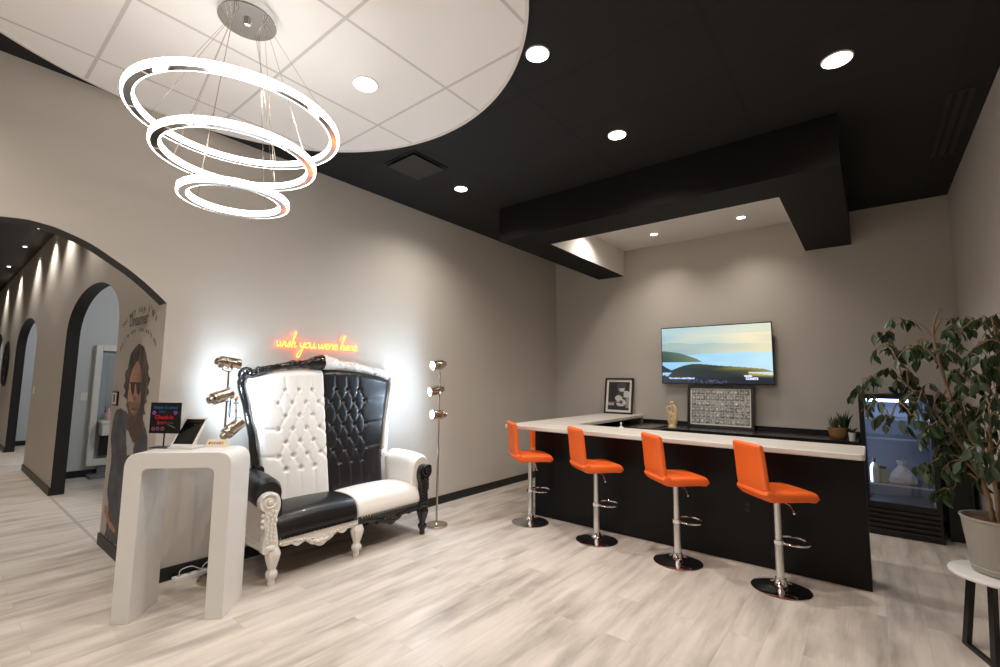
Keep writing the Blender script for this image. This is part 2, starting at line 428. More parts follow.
# recessed downlights
def downlight(x, y, z, label, power, r=.075, group=None, spot=2.55, color=(1, .935, .865), blend=1, strength=None, lens='lens_warm'):
    t = thing('recessed_downlight', label, 'ceiling light', (x, y, z), 0, group)
    g = G(); prof = [(r*1.0, -.001), (r*1.18, -.001), (r*1.22, -.006), (r*1.02, -.010), (r*.96, -.004)]
    r *= .93; g.lathe([(r*.97, 0), (r*1.1, 0), (r*1.09, -.005), (r*1.03, -.008), (r*.97, -.008)], 40); make('trim_ring', g, 'white_paint', t)
    g = G(); g.lathe([(r*.99, -.0075), (r*.99, -.0095), (r*.5, -.012)], 40); make('lens', g, lens, t)
    light('downlight_lamp', 'SPOT', (0, 0, -.03), power, color, parent=t, spot_size=spot, spot_blend=blend, shadow_soft_size=.05)
    return t
DL = 128
downlight(1.566, 1.744, H-.012, 'recessed downlight in the round white ceiling panel', DL*.45, r=.085)
downlight(2.661, 2.242, H, 'black ceiling downlight just right of the round white panel edge', DL)
downlight(2.647, 3.443, H, 'middle black ceiling downlight, straight in front of the black bar beam', DL)
downlight(.861, 3.446, H, 'black ceiling downlight nearest the left wall, beyond the square diffuser', DL, r=.07)
downlight(4.127, 3.448, H, 'black ceiling downlight farthest right, at the upper right of the photo', DL*.42, r=.085)
downlight(1.943, 6.2, H, 'left one of the two small downlights visible in the white bar recess', DL*.36, r=.05, group='downlights in the bar recess', spot=2.2)
downlight(3.041, 6.19, H, 'right one of the two visible small downlights in the white bar recess', DL*.36, r=.05, group='downlights in the bar recess', spot=2.2)
downlight(1.50, 5.45, H, 'small downlight at the left end of the white bar recess washing its side face', DL*.5, r=.05, group='downlights in the bar recess', spot=2.6)
downlight(3.1, 5.1, H, 'small downlight hidden behind the front beam of the bar recess', DL*.3, r=.05, group='downlights in the bar recess', spot=2.4)
for x, y in ((2.66, -.9), (.9, -1.6), (2.66, .6), (.9, -.4)):  # unseen lamps, added behind the camera to light the room
    downlight(x, y, H, 'unseen ceiling downlight added behind the viewpoint to light the room', DL*.8, group='added unseen downlights behind the viewpoint')
for x in (-.9, -2.6, -4.3, -5.6, -7.2, -9.6, -12):
    downlight(x, .93, 3.75, 'small corridor downlight washing the arched wall', DL*.7, r=.028, group='corridor downlights', spot=1.9, blend=.9)
for x, y in ((-2.6, 2.9), (-7.8, 2.9), (-13, 2.9)):
    t = thing('ceiling_lamp', 'flat round ceiling lamp in a side room off the corridor', 'ceiling light', (x, y, 3.3), 0, 'side room ceiling lamps')
    g = G(); g.lathe([(.2, 0), (.2, -.05), (.17, -.07)], 32); make('diffuser', g, emis('side_lamp', (225, 236, 255), 5), t)
    light('ceiling_lamp_light', 'POINT', (0, 0, -.2), 80, (.86, .93, 1), parent=t, shadow_soft_size=.2)

# ------------------------------------------------------------------ ring chandelier
ch = thing('ring_chandelier', 'three tier glowing ring chandelier hanging from the round white ceiling panel', 'chandelier', (1.57, .97, H-.012))
g = G(); g.lathe([(.15, 0), (.15, -.045), (.146, -.052), (0.0001, -.052)], 64); can = make('canopy', g, 'chrome', ch)
g = G()
g.lathe([(.02, -.05), (.02, -.075), (.008, -.08)], 16); make('cable_grip', g, 'chrome', can)
def annulus(r0, r1, z0, z1, n=120):
    v = []; f = []
    for r, z in ((r0, z0), (r1, z0), (r1, z1), (r0, z1)):
        for k in range(n): a = 2*PI*k/n; v.append((r*math.cos(a), r*math.sin(a), z))
    for i in range(4):
        for k in range(n): j = (i+1) % 4; f.append((i*n+k, i*n+(k+1) % n, j*n+(k+1) % n, j*n+k))
    return v, f
for R, zr, dr, nm in ((.507, 2.887, .0, 3), (.390, 2.69, 0, 3), (.262, 2.465, 0, 3)):
    z = zr-(H-.012)
    g = G(); g.add(*annulus(R-.041, R-.009, z-.017, z+.013)); rg = make('ring', g, 'chrome', ch)
    g = G(); v, f = annulus(R-.010, R, z-.014, z+.015, 180)
    v = [(x*(1+(.006 if (i % 180) % 2 else 0)), y*(1+(.006 if (i % 180) % 2 else 0)), zz) for i, (x, y, zz) in enumerate(v)]
    g.add(v, f); make('outer_crystal_band', g, 'ring', rg)
    g = G(); v, f = annulus(R-.049, R-.040, z-.014, z+.015, 140); g.add(v, f); make('inner_crystal_band', g, 'ring', rg)
    for k in range(8):
        a = 2*PI*k/8+.3; g = G(); g.T = Matrix.Rotation(a, 4, 'Z'); g.box(R-.041, R-.009, -.004, .004, z-.0185, z+.014)
        make('joint_clip', g, 'white_paint', rg)
    for k in range(4):
        a = 2*PI*k/4+.25+R
        g = G(); g.tube([((R-.027)*math.cos(a), (R-.027)*math.sin(a), z+.02), (.1*math.cos(a), .1*math.sin(a), -.052)], .0013, 6); make('cable', g, 'nickel', ch)

# ------------------------------------------------------------------ bar
t = thing('bar_counter', 'black panelled bar counter base under the white countertop', 'bar counter', (2.63, 4.6, 0))
g = G(); g.box(1.144-2.63, 4.111-2.63, -.15, -.11, 0, .972); make('front_panel', g, 'bar_black', t, bevel=.002)
g = G(); g.box(1.144-2.63, 1.184-2.63, -.11, D-.02-4.6, 0, .972); make('left_end_panel', g, 'bar_black', t)
g = G(); g.box(4.071-2.63, 4.111-2.63, -.11, .12, 0, .972); make('right_end_panel', g, 'bar_black', t)
g = G(); g.box(1.184-2.63, 4.071-2.63, .09, .12, 0, .972); make('rear_panel', g, 'bar_black', t)
# outlets on the front
def outlet(parent, x, z, label=None):
    g = G(); g.box(x-.035, x+.035, -.155, -.15, z-.057, z+.057); o = make('outlet', g, 'bar_black', parent, bevel=.003)
    for dz in (-.022, .022):
        g = G(); g.box(x-.014, x+.014, -.1565, -.155, z+dz-.012, z+dz+.012); make('socket', g, 'black_plastic', o)
outlet(t, 3.31-2.63, .46)
g = G(); poly = [(.927, 4.147), (4.123, 4.147), (4.123, 4.735), (1.513, 4.735), (1.513, D-.002), (.927, D-.002)]
def roundpoly(P, r, seg=5, idx=None):
    out = []
    for i, p in enumerate(P):
        if idx is not None and i not in idx: out.append(p); continue
        a = Vector(P[i-1]); b = Vector(p); c_ = Vector(P[(i+1) % len(P)])
        u = (a-b).normalized(); w = (c_-b).normalized()
        s_, e_ = b+u*r, b+w*r
        for k in range(seg+1):
            q = k/seg; out.append(tuple((1-q)**2*s_+2*q*(1-q)*b+q*q*e_))
    return out
g.prism(roundpoly(poly, .04, idx=(0, 1)), .972, 1.015, 'z')
tag(make('countertop', g, 'wood_white', bevel=.006), 'white wood grain L shaped countertop on the black bar', 'countertop')
t = thing('back_counter', 'black lower work counter along the back wall below the television', 'counter', (2.8, 6.45, 0))
g = G(); g.prism([(1.19-2.8, 4.76-6.45), (2.05-2.8, 4.76-6.45), (2.05-2.8, 6.16-6.45), (4.06-2.8, 6.16-6.45), (4.06-2.8, D-.003-6.45), (1.19-2.8, D-.003-6.45)], .87, .9, 'z'); make('worktop', g, 'bar_grey', t, bevel=.003)
g = G(); g.prism([(1.19-2.8, 4.78-6.45), (2.0-2.8, 4.78-6.45), (2.0-2.8, 6.2-6.45), (4.04-2.8, 6.2-6.45), (4.04-2.8, D-.003-6.45), (1.19-2.8, D-.003-6.45)], 0, .87, 'z'); make('cabinet_body', g, 'bar_black', t)
g = G(); g.box(1.515, 4.06, D-.022, D-.002, .9, .957); tag(make('backsplash', g, 'bar_grey', bevel=.002), 'low black backsplash strip along the back wall behind the framed collage', 'backsplash')
for k in range(4):
    x = 2.05+k*.5-2.8; g = G(); g.box(x+.01, x+.49, 6.182-6.45, 6.199-6.45, .1, .86); dd = make('door', g, 'bar_black', t, bevel=.002)
    g = G(); g.tube([(x+.06, 6.16-6.45, .75), (x+.06, 6.16-6.45, .83)], .005); g.box(x+.055, x+.065, 6.16-6.45, 6.183-6.45, .755, .76); g.box(x+.055, x+.065, 6.16-6.45, 6.183-6.45, .82, .825); make('handle', g, 'dark_metal', dd)

# grey drop-in drainer tray on the left run
g = G(); g.box(-.15, .15, -.36, .36, 0, .006); g.box(-.15, .15, -.36, -.345, .006, .016); g.box(-.15, .15, .345, .36, .006, .016); g.box(-.15, -.138, -.345, .345, .006, .016); g.box(.138, .15, -.345, .345, .006, .016)
tag(make('metal_tray', g, mat('grey_tray', (120, 114, 106), rough=.25, metal=.7), loc=(1.83, 6.2, .9), bevel=.002), 'flat grey metal tray on the black counter, behind the corner of the white countertop', 'tray')
g = G(); g.lathe([(.028, 0), (.028, .004), (.02, .012), (.007, .014), (.007, .045), (.011, .05), (.011, .056), (.003, .058)], 20)
tag(make('counter_bell', g, 'white_gloss', loc=(2.08, 4.70, 1.015)), 'small white knob topped bell on the inner edge of the countertop', 'bell')

# ------------------------------------------------------------------ bar stools
def rr_loft(profile, w, n=9, pw=.03):
    """closed (x,z) profile swept across y, shrinking at both sides for a padded edge"""
    cx = sum(p[0] for p in profile)/len(profile); cz = sum(p[1] for p in profile)/len(profile)
    rings = []
    for y, s in [(-w/2, .0), (-w/2+.004, .5), (-w/2+.012, .8), (-w/2+.028, 1), (0, 1), (w/2-.028, 1), (w/2-.012, .8), (w/2-.004, .5), (w/2, 0)]:
        rings.append((y, s))
    return rings
def padded(path, th, w, cols=20, quilt=None):
    """cushion following an (x,z) centre path: thickness th(s), width w(s), rounded all round"""
    g = G(); n = len(path); rings = []
    for i, (x, z) in enumerate(path):
        a = Vector(path[max(0, i-1)]); b = Vector(path[min(n-1, i+1)]); t_ = (b-a).normalized(); nn = Vector((-t_.y, t_.x))
        s = i/(n-1); e = 1-abs(2*s-1)**14; T = th(s)*(.25+.75*max(0, e)**.5); Wd = w(s)*(.93+.07*max(0, e)**.5)
        ring = []
        for k in range(cols*2):
            q = 2*PI*k/(cols*2); c_, s_ = math.cos(q), math.sin(q)
            yy = Wd/2*math.copysign(abs(c_)**.28, c_); tt = T/2*math.copysign(abs(s_)**.55, s_)
            if quilt and s_ > 0: tt *= quilt(s, yy/(Wd/2))
            ring.append((x+nn.x*tt, yy, z+nn.y*tt))
        rings.append(ring)
    g.loft(rings); return g
def make_stool():
    t = thing('bar_stool', '', 'bar stool')
    g = G(); g.lathe([(.195, 0), (.197, .006), (.19, .011), (.12, .022), (.06, .034), (.042, .05), (.036, .075), (.0345, .08)], 48); make('base', g, 'chrome', t)
    g = G(); g.lathe([(.028, .06), (.028, .345), (.026, .35)], 24); g.lathe([(.0295, .33), (.0295, .35)], 24); make('column', g, 'satin', t)
    g = G(); g.lathe([(.0245, .345), (.0225, .655)], 20); g.lathe([(.026, .63), (.05, .645), (.05, .66)], 20); make('gas_lift', g, 'satin', t)
    g = G(); pts = [(.03*math.cos(a), .03*math.sin(a), .345) for a in [0]]
    ring = [(.115+.105*math.cos(a), .115*math.sin(a), .335) for a in [2*PI*k/36 for k in range(36)]]
    g.tube(ring, .0085, 8, closed=True); g.lathe([(.036, .32), (.036, .35)], 20); make('footrest', g, 'chrome', t)
    g = G(); g.tube([(.0, -.03, .645), (.03, -.10, .62), (.035, -.13, .58)], .004, 6); g.ball((.036, -.132, .572), .009); make('lever', g, 'chrome', t)
    path = [(.205-.33*k/14, .692+(.012 if k < 3 else 0)*(-1)*(3-k)/3) for k in range(15)]
    path += [(-.125-.06*math.sin(a), .692+.07*(1-math.cos(a))) for a in [PI/2*k/6 for k in range(1, 6)]]
    def q(s, y):
        r = 1
        for ln in (.22, .45, .68): r -= .16*math.exp(-((s-ln)/.02)**2)
        for ln in (-.33, .33): r -= .13*math.exp(-((y-ln)/.05)**2)
        return r
    path = [(x, z) for x, z in path]
    g = padded(list(reversed(path)), lambda s: .084, lambda s: .375, quilt=lambda s, y: 1)
    make('seat', g, 'orange', t)
    path = smoothpoly([(-.13, .675), (-.165, .71), (-.183, .78), (-.192, .88), (-.203, .98), (-.218, 1.062)], 6, closed=False)
    def q2(s, y):
        r = 1
        for ln in (.4, .6, .8): r -= .12*math.exp(-((s-ln)/.02)**2)
        return r
    g = padded(path, lambda s: .05, lambda s: .36-.02*s, quilt=None); make('backrest', g, 'orange', t)
    g = G(); g.box(-.09, .09, -.09, .09, .652, .66); make('seat_plate', g, 'dark_metal', t)
    return t
def copy_tree(o, parent=None):
    c = o.copy(); C.objects.link(c)
    if parent: c.parent = parent
    for ch_ in [x for x in bpy.data.objects if x.parent == o]: copy_tree(ch_, c)
    return c
st = make_stool()
stools = [((1.262, 4.185), 50, 'orange bar stool at the left end of the bar front, nearest the left wall'),
          ((2.064, 4.14), 51, 'orange bar stool second from the left along the bar front'),
          ((2.832, 4.105), 46, 'orange bar stool second from the right along the bar front, right below the sculpture'),
          ((3.583, 4.079), 43, 'orange bar stool at the right end of the bar front, nearest the fridge'),
          ((.80, 5.3), -4, 'orange bar stool mostly hidden behind the left end of the black bar')]
for i, ((x, y), a, lb) in enumerate(stools):
    o = st if i == 0 else copy_tree(st)
    o.location = (x, y, 0); o.rotation_euler = (0, 0, math.radians(a)); o['label'] = lb; o['group'] = 'orange bar stools around the bar'
    if i == 4:                                   # its gas lift is lowered
        for c_ in [q for q in bpy.data.objects if q.parent == o and q.name.split('.')[0] in ('seat', 'backrest', 'lever', 'seat_plate', 'gas_lift')]: c_.location.z -= .13

# ------------------------------------------------------------------ television and pictures
t = thing('television', 'wall mounted flat television showing a coastal landscape above the back counter', 'television', (2.545, D-.022, 1.88))
g = G(); g.box(-.705, .705, -.078, -.05, -.402, .402); make('casing', g, 'black_plastic', t, bevel=.004)
g = G(); g.box(-.3, .3, -.05, -.02, -.2, .2); g.box(-.15, .15, -.02, 0, -.12, .12); make('wall_bracket', g, 'dark_metal', t)
def tvpaint(u, v):
    n1 = nz(u*2.2, v*5, 1, 1); n2 = nz(u*5, v*14, 1, 2)
    sky = mixc((150, 186, 200), (232, 222, 186), u*1.05+(v-.6)*.4+n1*.35)
    if v > .86: sky = mixc(sky, (176, 205, 205), .4)
    cloud = .5+.5*nz(u*3, v*9, 1, 5)
    sky = mixc(sky, (206, 205, 186), max(0, cloud-.45)*1.4)
    ridge1 = .66+.07*math.exp(-((u-.1)/.25)**2)+.06*math.exp(-((u-.5)/.16)**2)+.08*n1
    if v < ridge1: sky = mixc(sky, (128, 158, 158), .38*(1-min(1, u*1.1))+.12)
    ridge2 = .60-.30*u**1.5-.02*n2
    c = sky
    if v < .50+.05*n1: c = mixc((142, 196, 232), (186, 222, 236), u+n2*.3)
    il = .30*(1-(u/.40)**1.6)*.72 if u < .40 else 0
    if u < .40 and .375 < v < .375+il+.015*n2: c = mixc((38, 66, 66), (150, 152, 110), u*1.8+(v-.4)*1.2)
    if v < .42 and c == sky: c = (150, 200, 232)
    top = (.12+.04*nz(u*30, 1)+.6*max(0, u-.03) if u < .09 else .18+.17*math.sin(min(1, (u-.02)/.36)*PI/2)-.17*max(0, u-.3)-(.4*max(0, u-.93)))+.012*n2
    if u < .13 and .19 < v < .33-1.1*u+.015*n2: c = (22, 34, 44)
    if v < top: c = mixc((30, 42, 40), (168, 152, 72), (u-.25)*1.1+(v-top)*3+n2*.5)
    if u > .8 and v < .2: c = mixc((176, 150, 60), (196, 214, 214), 1 if v > .18-.2*(u-.8) else 0) if v > .13 else c
    if v < .105+.01*n2 or (u > .93 and v < .1): c = mixc((16, 20, 30), (28, 40, 60), .5+.5*n2)
    if v < .06 and .25 < u < .62 and nz(u*60, v*40, 1, 8) > .12: c = (70, 84, 110)
    return c
picture('screen', 200, 112, tvpaint, lambda u, v: (-.693+1.386*u, -.0792, -.388+.776*v), painted('tv_image', emit=1.15, rough=.25), t)
wt = emis('caption_white', (215, 222, 255), 1.3)
text_mesh('caption_text', 'The wind is called Mistral', .034, wt, t, wallmtx((-.43, -.0802, -.322), (1, 0, 0)), bold=.0012)
text_mesh('channel_mark', 'TRAVEL', .026, wt, t, wallmtx((.41, -.0802, -.292), (1, 0, 0)), bold=.003)
text_mesh('channel_mark', 'COASTS', .038, wt, t, wallmtx((.452, -.0802, -.325), (1, 0, 0)), bold=.003)

def framed(name, label, w, h, loc, rx, fw, mw, fn, nu, nv, rz=0):
    t = thing(name, label, 'framed picture', loc, rz); t.rotation_euler = (rx, 0, rz)
    g = G()
    for a, b, c_, d_ in ((-w/2, w/2, 0, fw), (-w/2, w/2, h-fw, h), (-w/2, -w/2+fw, fw, h-fw), (w/2-fw, w/2, fw, h-fw)): g.box(a, b, -.012, .012, c_, d_)
    make('frame', g, 'black_frame', t, bevel=.002)
    g = G(); g.box(-w/2+fw, w/2-fw, .0, .004, fw, h-fw); make('mat_board', g, 'paper', t)
    picture('print', nu, nv, fn, lambda u, v: (-w/2+fw+mw+(w-2*fw-2*mw)*u, -.001, fw+mw+(h-2*fw-2*mw)*v), painted('print_ink', rough=.4), t)
    return t
def p_guitar(u, v):
    c = 42+18*nz(u*6, v*8)
    if (u-.62)**2/.022+(v-.76)**2/.018 < 1: c = 205 if (u > .55) else 150
    if (u-.62)**2/.05+(v-.88)**2/.012 < 1: c = 70
    if v < .66 and (u-.66)**2/.10+(v-.42)**2/.07 < 1: c = 66
    if u > .74 and .45 < v < .68 and u+v < 1.62: c = 200
    if (u-.62)**2/.05+(v-.26)**2/.018 < 1 or (u-.5)**2/.03+(v-.42)**2/.01 < 1: c = 196+20*nz(u*8, v*8)
    if (u-.62)**2/.006+(v-.28)**2/.004 < 1: c = 60
    if u < .62 and abs(v-(.28+.01*(u-.5))) < .022: c = 92
    if u < .3 and .17 < v < .26-.1*abs(u-.15): c = 168
    if u > .86 and .1 < v < .45: c = 150
    return (c, c*.985, c*.97)
framed('framed_photo', 'small framed black and white photo of a guitarist on the white countertop', .455, .545, (1.165, 6.64, 1.015), math.radians(-9), .024, .034, p_guitar, 34, 44)
rnd = random.Random(4); cells = [[(rnd.uniform(60, 170), rnd.random(), rnd.random(), rnd.random()) for _ in range(12)] for _ in range(6)]
def p_collage(u, v):
    i, j = int(u*12), int(v*6); fu, fv = u*12-i, v*6-j
    if fu < .09 or fv < .1: return (206, 203, 194)
    b, p, q, r = cells[j][i]; c = 150+.35*(b-110)+70*nz(fu*3+p*9, fv*3+q*9, 1, r*9)+(45 if (fu-.3-p*.4)**2+(fv-.55)**2 < .04 else 0)-(38 if fv < .35*r+.1 else 0)
    return (c, c*.98, c*.95)
framed('framed_collage', 'wide black framed collage of many small photos leaning under the television', .82, .565, (2.60, 6.62, .9), math.radians(-8), .036, .014, p_collage, 168, 84)

# sculpture
g = G()
def loop(cx_, cz_, a_, b_, r_, n_=28): g.tube([(cx_+a_*math.cos(2*PI*k/n_), 0, cz_+b_*math.sin(2*PI*k/n_)) for k in range(n_)], r_, 10, closed=True, up=(0, 1, 0))
loop(.0, .105, .034, .075, .026); loop(-.028, .235, .036, .04, .018)
P_ = smoothpoly([(.02, 0, .03), (.045, 0, .1), (.05, 0, .17), (.045, 0, .24), (.02, 0, .285), (-.01, 0, .29)], 5, closed=False); g.tube(P_, [.03-.012*i/len(P_) for i in range(len(P_))], 12, up=(0, 1, 0))
g.ball((.0, 0, .1), .035, 12, sq=(.8, .8, 1.6))
g.ball((.0, 0, .325), .024); g.lathe([(.012, .28), (.01, .31)], 12); g.lathe([(.055, 0), (.055, .02), (.045, .03)], 24)
tag(make('sculpture', g, 'sand', loc=(2.09, 6.3, .9)), 'cream abstract curled ceramic sculpture on the black back counter', 'sculpture')

# basket and small plants
t = thing('basket_planter', 'small woven basket with spiky plants at the right end of the back counter', 'plant', (3.875, 6.42, .9))
g = G(); g.lathe([(.062, 0), (.078, .02), (.09, .06), (.095, .1), (.1, .115), (.092, .118), (.084, .1), (.06, .085)], 28, lobes=14, amp=.02); make('basket', g, 'basket', t)
g = G(); g.tube([(.095, 0, .1), (.115, 0, .13), (.1, 0, .155), (.085, 0, .12)], .005, 6); make('handle', g, 'basket', t)
def blades(g, n, c, r, h0, h1, w, spread, seed, seg=4, droop=.3):
    R = random.Random(seed)
    for _ in range(n):
        a = R.uniform(0, 2*PI); d = Vector((math.cos(a), math.sin(a), 0)); hh = R.uniform(h0, h1); sp = spread*R.uniform(.3, 1)
        b = Vector(c)+d*r*R.random(); sd = Vector((-d.y, d.x, 0)); v = []; f = []
        for i in range(seg+1):
            q = i/seg; p = b+d*sp*hh*q**1.4+Vector((0, 0, hh*(q-droop*sp*q*q))); ww = w*math.sin(PI*min(1, .12+.88*q))+.0006
            v += [tuple(p+sd*ww), tuple(p-sd*ww)]
        for i in range(seg): f.append((2*i, 2*i+1, 2*i+3, 2*i+2))
        g.add(v, f)
g = G(); blades(g, 60, (-.035, 0, .09), .035, .08, .2, .004, .55, 1); make('grey_foliage', g, 'leaf2', t, fixn=False)
g = G(); blades(g, 46, (.055, 0, .1), .03, .1, .24, .009, .5, 2); make('dark_foliage', g, 'leaf3', t, fixn=False)
t = thing('potted_plant', 'tiny white pot with a small green plant at the right end of the back counter', 'plant', (4.0, 6.27, .9))
g = G(); g.lathe([(.026, 0), (.031, .05), (.034, .085), (.03, .085), (.028, .07)], 24); make('pot', g, 'white_gloss', t)
g = G(); blades(g, 26, (0, 0, .07), .015, .04, .09, .007, .9, 3); make('foliage', g, 'leaf3', t, fixn=False)

# ------------------------------------------------------------------ beverage fridge
FX0, FX1, FY0, FY1, FZ = 4.075, 4.65, 6.118, 6.72, 1.405
fx, fy = (FX0+FX1)/2, (FY0+FY1)/2
t = thing('display_fridge', 'black glass door display fridge with blue lit shelves beside the bar', 'fridge', (fx, fy, 0))
def L(x): return x-fx
def LY(y): return y-fy
g = G(); th = .035
g.box(L(FX0), L(FX1), LY(FY0+.03), LY(FY1), .0, .3); g.box(L(FX0), L(FX1), LY(FY0+.03), LY(FY1), 1.37, FZ)
g.box(L(FX0), L(FX0+th), LY(FY0+.03), LY(FY1), .3, 1.37); g.box(L(FX1-th), L(FX1), LY(FY0+.03), LY(FY1), .3, 1.37); g.box(L(FX0+th), L(FX1-th), LY(FY1-.03), LY(FY1), .3, 1.37)
make('cabinet', g, 'black_plastic', t, bevel=.004)
g = G()
x0, x1, y0, y1 = L(FX0+th), L(FX1-th), LY(FY0+.06), LY(FY1-.03)
g.box(x0, x0+.003, y0, y1, .302, 1.368); g.box(x1-.003, x1, y0, y1, .302, 1.368); g.box(x0, x1, y1-.003, y1, .302, 1.368); g.box(x0, x1, y0, y1, .302, .306); g.box(x0, x1, y0, y1, 1.364, 1.368)
make('liner', g, 'fridge_in', t)
g = G(); a, b, c_, d_ = L(FX0), L(FX1), .30, 1.40
for q in ((a, a+.04, c_, d_), (b-.04, b, c_, d_), (a+.04, b-.04, c_, c_+.03), (a+.04, b-.04, d_-.04, d_)): g.box(q[0], q[1], LY(FY0), LY(FY0+.028), q[2], q[3])
dr = make('door', g, 'black_plastic', t, bevel=.003)
g = G(); g.box(a+.04, b-.04, LY(FY0+.01), LY(FY0+.014), c_+.03, d_-.04); make('door_glass', g, 'glass', dr)
g = G(); g.box(b-.03, b-.015, LY(FY0-.02), LY(FY0), .7, 1.0); make('handle', g, 'black_plastic', dr, bevel=.003)
for k in range(5):
    g = G(); z = .045+k*.047; g.T = None; g.prism([(LY(FY0+.03), z), (LY(FY0+.006), z+.006), (LY(FY0+.006), z+.024), (LY(FY0+.03), z+.034)], a+.02, b-.02, 'x'); make('grille_slat', g, 'bar_grey', t)
for z in (1.155, .957, .497):
    g = G(); g.box(x0, x1, LY(FY0+.09), y1, z-.006, z); s_ = make('shelf', g, 'glass', t)
    g = G(); g.box(x0, x1, LY(FY0+.08), LY(FY0+.09), z-.014, z+.003); make('shelf_edge', g, mat('shelf_trim', (205, 215, 235), rough=.3), s_)
g = G(); g.box(x0+.02, x1-.1, LY(FY0+.07), LY(FY0+.10), 1.325, 1.352); make('light_strip', g, 'led', t)
light('fridge_lamp', 'AREA', (0, LY(FY0+.14), 1.31), 2.9, (.68, .80, 1), parent=t, shape='RECTANGLE', size=.4, size_y=.05)
light('fridge_lamp', 'AREA', (x0+.02, LY(FY0+.12), .85), .9, (.6, .74, 1), parent=t, shape='RECTANGLE', size=.03, size_y=.9, aim=(.3, 1, 0))
# things inside
t2 = thing('white_bottle', 'white bottle with a black cap on the lower fridge shelf', 'bottle', (4.165, 6.27, .498))
g = G(); g.lathe([(.036, 0), (.038, .01), (.038, .14), (.03, .17), (.016, .19), (.016, .2)], 24); make('bottle_body', g, 'white_gloss', t2)
g = G(); g.lathe([(.018, .2), (.018, .235), (.014, .24)], 20); make('cap', g, 'black_plastic', t2)
t2 = thing('jar', 'small greenish jar beside the white bottle in the fridge', 'jar', (4.235, 6.32, .498))
g = G(); g.lathe([(.03, 0), (.032, .01), (.032, .12), (.026, .135)], 20); make('jar_body', g, mat('jar_green', (150, 165, 140), rough=.3), t2)
g = G(); g.lathe([(.029, .135), (.029, .158), (.026, .16)], 20); make('lid', g, 'dark_metal', t2)
g = G(); R = random.Random(9)
rings = []
for i in range(15):
    q = i/14; rr = [.085, .1, .1, .095, .09, .082, .075, .066, .055, .044, .03, .024, .03, .036, .03][i]
    rings.append([(rr*math.cos(2*PI*k/24)*(1.15+.18*nz(k*.5, i*.4)), rr*.8*math.sin(2*PI*k/24)*(1+.25*nz(k*.5+9, i*.4)), q*.23) for k in range(24)])
g.loft(rings); tag(make('plastic_bag', g, 'bag', loc=(4.385, 6.34, .498)), 'pale pinkish knotted plastic bag on the lower fridge shelf', 'bag')
# on top of the fridge
for k, (x, y) in enumerate(((4.135, 6.35), (4.185, 6.42), (4.22, 6.33))):
    g = G(); g.lathe([(.018, 0), (.02, .01), (.022, .17), (.0205, .17), (.0185, .012), (.001, .01)], 20)
    tag(make('glass_tumbler', g, 'glass', loc=(x, y, FZ)), 'tall clear glass on the left top corner of the fridge', 'glass', 'clear glasses on top of the fridge')
g = G(); g.lathe([(.045, 0), (.075, .03), (.085, .075), (.08, .075), (.068, .035), (.01, .012)], 28)
tag(make('bowl', g, mat('teal_bowl', (26, 52, 60), rough=.3), loc=(4.41, 6.4, FZ)), 'dark teal bowl on top of the fridge behind the leaves', 'bowl')

# dark pot plant on a tall black stand between fridge and right wall
t = thing('plant_stand', 'tall narrow black stand between the fridge and the right wall', 'stand', (4.8, 6.42, 0))
g = G(); g.box(-.09, .09, -.09, .09, .62, .64); make('top', g, 'base_black', t, bevel=.003)
for sx in (-1, 1):
    for sy in (-1, 1): g = G(); g.box(sx*.08-.012, sx*.08+.012, sy*.08-.012, sy*.08+.012, 0, .62); make('leg', g, 'base_black', t)
g = G(); g.box(-.075, .075, -.075, .075, .0, .6); make('panel', g, 'base_black', t)
t = thing('bushy_plant', 'dark pot with a bushy green plant on the tall black stand', 'plant', (4.8, 6.42, .64))
g = G(); g.lathe([(.05, 0), (.085, .03), (.095, .12), (.1, .14), (.092, .14), (.085, .12), (.01, .11)], 32); make('pot', g, 'pot_dark', t)
def leaf(g, p, d, L_, w, R):
    d = Vector(d).normalized(); u = Vector((R.uniform(-1, 1), R.uniform(-1, 1), R.uniform(-.2, .6))); s_ = d.cross(u)
    if s_.length < 1e-3: s_ = Vector((1, 0, 0))
    s_.normalize(); n_ = s_.cross(d); P_ = Vector(p)
    cv = R.uniform(.05, .2)*L_
    pts = [(0, 0, 0), (.18, .62, .02), (.45, 1, .04), (.75, .6, 0), (1, 0, -.5)]
    v = []
    for q, ww, hh in pts:
        cc = P_+d*L_*q+n_*(-cv*q*q)
        v += [tuple(cc+s_*w*ww+n_*w*.25*ww), tuple(cc), tuple(cc-s_*w*ww+n_*w*.25*ww)]
    f = []
    for i in range(4): a = 3*i; f += [(a, a+1, a+4, a+3), (a+1, a+2, a+5, a+4)]
    g.add(v, f)
g = G(); R = random.Random(21)
for _ in range(150):
    a = R.uniform(0, 2*PI); rr = .2*R.random()**.5; z = R.uniform(.1, .5); k = math.sin(PI*min(1, z/.5))
    p = (max(-.08, min(.08, rr*math.cos(a)*k)), rr*math.sin(a)*k, z); leaf(g, p, (math.cos(a)*.3, math.sin(a)*.6, R.uniform(-1, .2)), R.uniform(.05, .075), .016, R)
make('foliage', g, 'leaf', t, fixn=False)
g = G()
for k in range(6): a = k; g.tube([(0, 0, .1), (.04*math.cos(a), .04*math.sin(a), .25), (.08*math.cos(a*1.3), .09*math.sin(a), .42)], .004, 5)
make('stem', g, 'bark', t)

